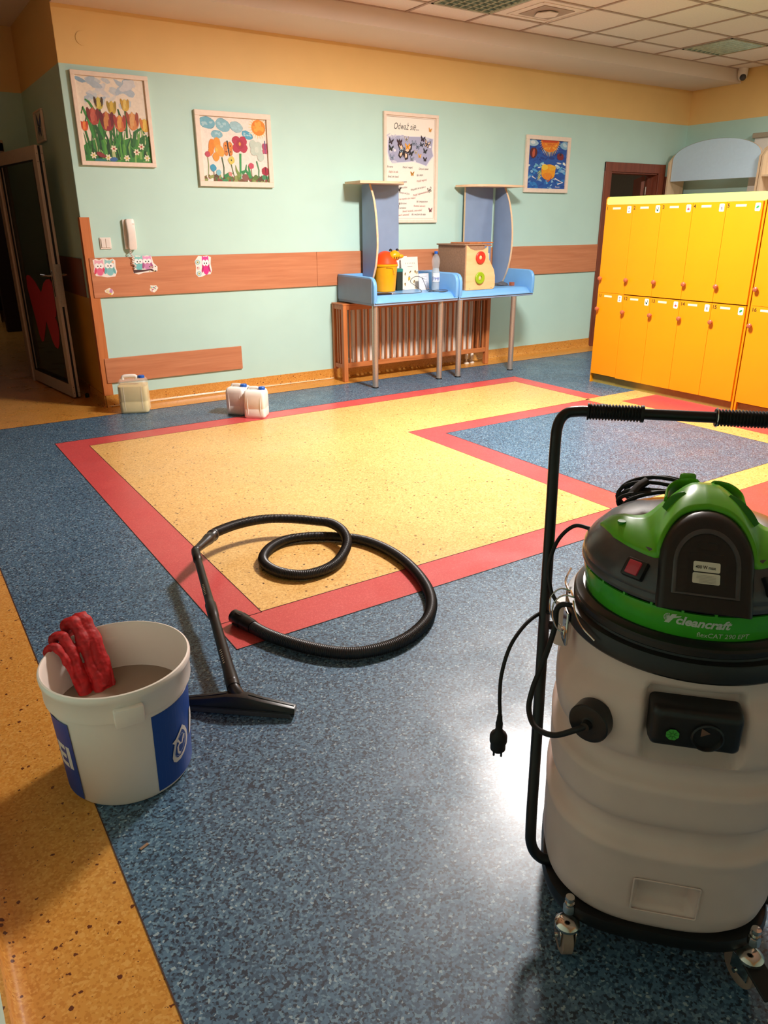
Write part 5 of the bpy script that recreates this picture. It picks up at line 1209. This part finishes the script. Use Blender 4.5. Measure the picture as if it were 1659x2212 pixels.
# collar ring, green band, vents
put('collar_ring', lathe(B(), [(.205, .688), (.226, .690), (.2285, .694), (.2285, .722), (.226, .727), (.214, .729), (.213, .733), (.2145, .735), (.2145, .745), (.211, .749), (.204, .751), (.198, .756), (.18, .757)], (0, 0, 0), 96), M['vblack'], V, sm=30)
HD = new_obj('motor_head', None, V); HD.rotation_euler = (0, 0, math.radians(-4.0))
put('green_band', lathe(B(), [(.186, .750), (.190, .7505), (.193, .756), (.2005, .800), (.2005, .806), (.1965, .8065), (.1962, .801), (.188, .796)], (0, 0, 0), 96, cap=(False, False)), M['vgreen2'], HD, sm=30)
put('vent_ring', lathe(B(), [(.15, .790), (.1925, .790), (.1925, .822), (.15, .822)], (0, 0, 0), 64), M['rub'], HD, sm=30)
bm = B()
for k in range(24):
    Mx = Matrix.Rotation(2*PI*k/24+.12, 4, 'Z'); box(bm, .190, .2008, -.0022, .0022, .803, .817, 0, M=Mx)
put('vent_rib', bm, M['vgreen2'], HD, sm=0)
# black dome
dome = [(.19, .812), (.2035, .8125), (.2055, .816), (.2055, .824), (.203, .828), (.2045, .832), (.203, .842), (.193, .858), (.172, .880), (.160, .889), (.140, .896), (.10, .903), (.05, .907), (0, .908)]
put('dome', lathe(B(), dome, (0, 0, 0), 96), M['vgloss'], HD, sm=50)
def dome_r(z):
    for (r0, z0), (r1, z1) in zip(dome[5:], dome[6:]):
        if z0 <= z <= z1: return r0+(r1-r0)*(z-z0)/(z1-z0)
    return .05
# green shell (left wing, arch, right wing)
low = crom([(.172, -.015, .866), (.160, -.055, .874), (.138, -.098, .880), (.108, -.130, .879), (.0795, -.150, .879), (.0785, -.148, .892), (.0740, -.136, .912), (.060, -.114, .934), (.036, -.096, .950), (0, -.089, .957)], 6)
upp = crom([(.170, -.012, .878), (.156, -.010, .893), (.134, -.022, .904), (.112, -.036, .909), (.094, -.038, .916), (.074, -.028, .933), (.054, -.016, .949), (.034, -.004, .963), (.016, .002, .970), (0, .002, .971)], 6)
N_ = min(len(low), len(upp)); rows = []
nseg = 7
def shell(idx): 
    L_, U_ = Vector(low[idx]), Vector(upp[idx]); out = []
    for k in range(nseg+1):
        f_ = k/nseg; p = L_.lerp(U_, f_); b_ = math.sin(PI*f_)
        rad = Vector((p.x, p.y, 0)).length; 
        n_ = Vector((p.x*.5, p.y*1.2, .12)).normalized() if rad > .02 else Vector((0, -.3, 1)).normalized()
        out.append(p+n_*(.006*b_+.004))
    return out
cols = [shell(i) for i in range(N_)]
full = [[Vector((-p.x, p.y, p.z)) for p in c] for c in cols]+[c for c in cols[::-1][1:]]
full = full
bm = B()
vv = [[bm.verts.new(p) for p in c] for c in full]
for a, b in zip(vv, vv[1:]):
    for k in range(nseg): bm.faces.new((a[k], b[k], b[k+1], a[k+1]))
o = put('green_cover', bm, M['vgreen'], HD, sm=60)
md = o.modifiers.new('thick', 'SOLIDIFY'); md.thickness = .010; md.offset = -1
# carry handle bridge on top: front lip, two finger recesses, rear arch
bm = B()
for s_ in (-1, 1):
    P = crom([(s_*.066, -.026, .938), (s_*.062, .004, .948), (s_*.046, .026, .955), (s_*.024, .026, .960), (s_*.008, .008, .966)], 8)
    tube(bm, P, (.015, .0035), 14, flat=(0, 0, 1))
put('carry_handle', bm, M['vgreen'], HD, sm=60)
for s_ in (-1, 1):
    bm = B(); P = crom([(s_*.084, -.068, .9305), (s_*.068, -.060, .9455), (s_*.050, -.050, .960), (s_*.036, -.042, .970)] if s_ > 0 else [(-.070, -.070, .9455), (-.058, -.062, .955), (-.046, -.054, .9635), (-.036, -.047, .970)], 6)
    tube(bm, P, lambda f_, i: (.0018, .0105*math.sin(.45+f_*(PI-.9))+.001), 14, flat=(0, -.75, 1)); bmesh.ops.translate(bm, verts=bm.verts, vec=(0, .0010, -.0040))
    put('finger_recess', bm, M['vdkgreen'], HD, sm=60, label='dark green finger recess')
put('cover_hole', lathe(B(), [(.0075, -.003), (.0075, .0015)], (0, 0, 0), 20), M['vdkgreen'], HD, loc=(-.139, -.058, .9045))
# black arch bulge with label plate
def arch(hw, zb, zt, n=20):
    return [(hw, zb)]+[(hw*math.cos(PI*k/n), zt-hw*.92+hw*.92*math.sin(PI*k/n)) for k in range(n+1)]+[(-hw, zb)]
def tilt(x, z, off): return (x, -.2085+(z-.835)*.86+off, z)
bm = B(); R = []
for off, ins in ((.06, .0), (.004, .0), (-.003, .002), (-.008, .006), (-.010, .012)):
    R.append([tilt(x, z, off) for x, z in arch(.0745-ins, .822+ins*.3, .955-ins)])
rings(bm, R); put('front_bulge', bm, M['vblack'], HD, sm=50)
bm = B(); R = []
for off, ins in ((-.0095, .0), (-.0125, .002), (-.0125, .006), (-.007, .009), (-.0065, .012)):
    R.append([tilt(x, z, off) for x, z in arch(.053-ins, .846+ins*.3, .936-ins)])
rings(bm, R, cap=(False, True)); put('latch_panel', bm, M['vgloss'], HD, sm=50)
bm = B(); R = [[tilt(x, z, off) for x, z in rrect(.072, .028*.6, .004, 3, 0, .905)] for off in (-.006, -.0145)]
rings(bm, [[tilt(x, z, off) for x, z in rrect(.030, .010, .003, 3, 0, .912)] for off in (-.006, -.011)]); rings(bm, [[tilt(x, z, off) for x, z in rrect(.060, .052, .005, 3, 0, .876)] for off in (-.006, -.0105)])
put('latch_button', bm, M['vblack'], HD, sm=40)
A = Art(.048, .042)
p1 = [(.5+x/.048, .5-(y)/.042) for x, y in rrect(.0465, .0185, .003, 4, 0, .0105)]; p2 = [(.5+x/.048, .5-(y)/.042) for x, y in rrect(.0475, .0195, .003, 4, 0, -.0105)]
A.poly(p1, 'd8d0be'); A.poly(p2, 'd2cab8'); A.text('400 W max', .10, .33, .20, '2a2624', .02, 0, .86)
for y in (.62, .68, .74, .80, .86, .91): A.stroke([(.15 if y < .8 else .25, y), (.85, y)], .014, 'a49c90')
A.build('rating_label', HD, M['inkflat'], lambda u, v, h: tilt((u-.024)*.9, .862+v*.72, -.0112-h), lift=.0002)
for s_ in (-1, 1):
    Mx = Matrix.Translation((s_*.112, -.163, .8605)) @ Matrix.Rotation(s_*math.radians(34), 4, 'Z') @ Matrix.Rotation(math.radians(-38), 4, 'X')
    bm = B(); box(bm, -.020, .020, -.004, .012, -.017, .017, .003, 2); bmesh.ops.transform(bm, matrix=Mx, verts=bm.verts); sw = put('switch_housing', bm, M['vblack'], HD, sm=40)
    bm = B(); box(bm, -.012, .012, -.008, .0, -.0125, .0125, .002, 2); bmesh.ops.transform(bm, matrix=Mx, verts=bm.verts); put('rocker_switch', bm, M['redsw'], sw, sm=40, label='red rocker switch')
# brand on the green band
def bandf(u, v, h):
    z = .752+v; r = .1925+(z-.756)*.17+.0012+h; a = -PI/2+(u-.085)/.2
    return (r*math.cos(a), r*math.sin(a), z)
A = Art(.20, .052)
A.text('cleancraft', .235, .42, .46, 'c8ccb8', .035, .25, .93); A.text('flexCAT 290 EPT', .42, .80, .26, 'c0c8ac', .004, 0, .92)
A.poly([(.145, .46), (.205, .08), (.245, .06), (.185, .46)], 'c8ccb8'); A.poly([(.205, .17), (.28, .09), (.275, .14), (.215, .24)], 'c8ccb8')
for q in range(7):
    a = math.radians(95+20*q); A.stroke([(.185+.008*math.cos(a), .25-.03*math.sin(a)), (.185+.045*math.cos(a), .25-.17*math.sin(a))], .006, 'c8ccb8', .003)
A.stroke([(.185+.045*math.cos(math.radians(a)), .25-.17*math.sin(math.radians(a))) for a in range(90, 271, 15)], .005, 'c8ccb8')
A.build('brand_lettering', HD, M['inkflat'], bandf, lift=.00002, clip=False, cut=.008)
# side yellow-green sticker on the band
A = Art(.045, .044); A.poly([(0, 0), (1, 0), (1, 1), (0, 1)], 'a8b03c'); A.poly([(.3, .2), (.7, .2), (.5, .5)], '2c4a1c'); A.ell(.5, .8, .12, .1, '2c4a1c')
A.build('warning_sticker', HD, M['inkflat'], lambda u, v, h: ((.1925+(.752+v-.756)*.17+.001+h)*math.cos(-PI+.10+u/.2), (.1925+(.752+v-.756)*.17+.001+h)*math.sin(-PI+.10+u/.2), .755+v), lift=.00006)
# black boss, switch box on the tank
a = math.radians(33.5)
Mx = Matrix.Translation((-.172, -.2085, .572)) @ Matrix.Rotation(-math.radians(27), 4, 'Z') @ Matrix.Rotation(math.radians(90), 4, 'X')
bm = B(); lathe(bm, [(.038, -.02), (.038, .008), (.036, .0105), (.028, .0115), (.014, .010), (.010, .011), (.0085, .022), (.0, .022)], (0, 0, 0), 40); bmesh.ops.transform(bm, matrix=Mx, verts=bm.verts)
put('cable_boss', bm, M['vblack'], V, sm=35)
bm = B(); R = []
for y, w_, h_ in ((-.195, .150, .078), (-.226, .150, .078), (-.240, .146, .074), (-.2445, .138, .066), (-.2455, .120, .050)):
    R.append([(x, y-.004*math.cos(x/.075*1.5)-.10*(z-.60)*0, z) for x, z in rrect(w_, h_, .010, 5, 0, .606)])
rings(bm, R); sb = put('socket_box', bm, M['vblack'], V, sm=40)
bm = B(); lathe(bm, [(.027, -.243), (.027, -.2520), (.024, -.2535), (.021, -.247), (.0, -.246)], (.018, 0, .600), 32, ax='y'); put('socket_ring', bm, M['vblack'], sb, sm=35)
bm = B(); lathe(bm, [(.0, -.2500), (.010, -.2495), (.0, -.249)], (.012, 0, .609), 3, ax='y'); put('socket_flap', bm, mat('brown_socket_insert', (120, 84, 66), .5), sb, sm=0)
A = Art(.024, .024); A.poly([(.5+.48*math.cos(k*PI/4+.39), .5+.48*math.sin(k*PI/4+.39)) for k in range(8)], '4aa83c')
for q in range(8): aa = q*PI/4; A.stroke([(.5+.1*math.cos(aa), .5+.1*math.sin(aa)), (.5+.42*math.cos(aa), .5+.42*math.sin(aa))], .07, '2a6a22', .02)
A.build('emblem', sb, M['inkflat'], lambda u, v, h: (-.050+u, -.2500-h-.0006, .586+v), lift=.0002)
# latch at the left side: plate, wire bails
bm = B(); box(bm, -.2345, -.2285, -.022, .010, .640, .712, .002); box(bm, -.238, -.232, -.016, .004, .652, .672, .002)
Mr = Matrix.Rotation(math.radians(12), 4, 'Z'); bmesh.ops.transform(bm, matrix=Mr, verts=bm.verts); lt = put('latch_plate', bm, M['chrome'], V, sm=40)
bm = B()
for y in (-.020, .008):
    tube(bm, crom([(-.225, y, .748), (-.245, y, .752), (-.262, y, .735), (-.262, y, .705), (-.252, y, .680), (-.240, y, .672)], 6), .0016, 8)
tube(bm, [(-.225, -.020, .748), (-.225, .008, .748)], .002, 8); tube(bm, crom([(-.226, -.024, .742), (-.228, -.05, .735), (-.222, -.085, .722), (-.205, -.12, .712)], 6), .0018, 8); tube(bm, crom([(-.226, .01, .742), (-.226, .05, .748), (-.205, .10, .752)], 6), .0022, 8)
bmesh.ops.transform(bm, matrix=Mr, verts=bm.verts); put('wire_bail', bm, M['chrome'], lt)
bm = B(); R = [superell(.021, .014, 2.5, 20, z, -.225, .012) for z in (.60, .64, .675, .70)]; rings(bm, R); put('tank_ear', bm, M['tank'], V, sm=60)
# cords
def lw(px, py): return None
cord1 = [(-.19, .06, .842), (-.222, .085, .835), (-.252, .085, .80), (-.266, .075, .745), (-.258, .05, .70), (-.240, .035, .672), (-.250, .05, .648), (-.275, .075, .630), (-.305, .045, .615), (-.332, .0, .585), (-.345, -.03, .535), (-.346, -.04, .485), (-.343, -.045, .445), (-.343, -.045, .440)]
cc = put('power_cord', tube(B(), crom(cord1, 10), .0042, 10), M['rub'], V, sm=60)
bm = B(); lathe(bm, [(.0055, .440), (.0065, .425), (.008, .418), (.0075, .405), (.010, .398), (.0165, .392), (.019, .386), (.019, .372), (.0165, .366), (.0165, .352), (.013, .348), (.0, .347)], (-.343, -.045, 0), 20)
for s_ in (-1, 1): lathe(bm, [(.0024, .348), (.0024, .333), (.001, .331)], (-.343+s_*.008, -.045, 0), 10)
put('plug', bm, M['rub'], V, sm=40)
cord2 = [(-.180, -.05, .705), (-.222, -.055, .725), (-.244, -.050, .712), (-.2465, -.062, .672), (-.262, -.085, .61), (-.278, -.105, .56), (-.283, -.130, .525), (-.268, -.170, .515), (-.235, -.205, .528), (-.200, -.226, .560), (-.180, -.224, .571)]
put('socket_cord', tube(B(), crom(cord2, 10), .0055, 12), M['rub'], V, sm=60)
bm = B()
for k in range(6):
    rx, rz_ = .080+.006*math.sin(k*2.1), .034+.004*math.cos(k*1.7); cx_, cz_ = -.052+.006*math.cos(k*1.3), .868+.003*k
    P = [(cx_+rx*math.cos(a), .135+.012*k+.012*math.sin(a*2+k), cz_+rz_*math.sin(a)) for a in [q*2*PI/28 for q in range(28)]]
    tube(bm, P, .0042, 8, closed=True)
put('coiled_cord', bm, M['rub'], V, sm=60)
bm = B(); tube(bm, [(-.112, .150, .886), (-.098, .16, .905), (-.080, .165, .918)], (.020, .008), 10, flat=(0, 1, 0)); put('cord_strap', bm, M['rub'], V)
bm = B(); box(bm, -.018, .014, .165, .176, .86, .938, .006, 2); box(bm, -.018, .014, .10, .176, .868, .882, .004); put('cord_hook', bm, M['vgreen'], V, sm=40)
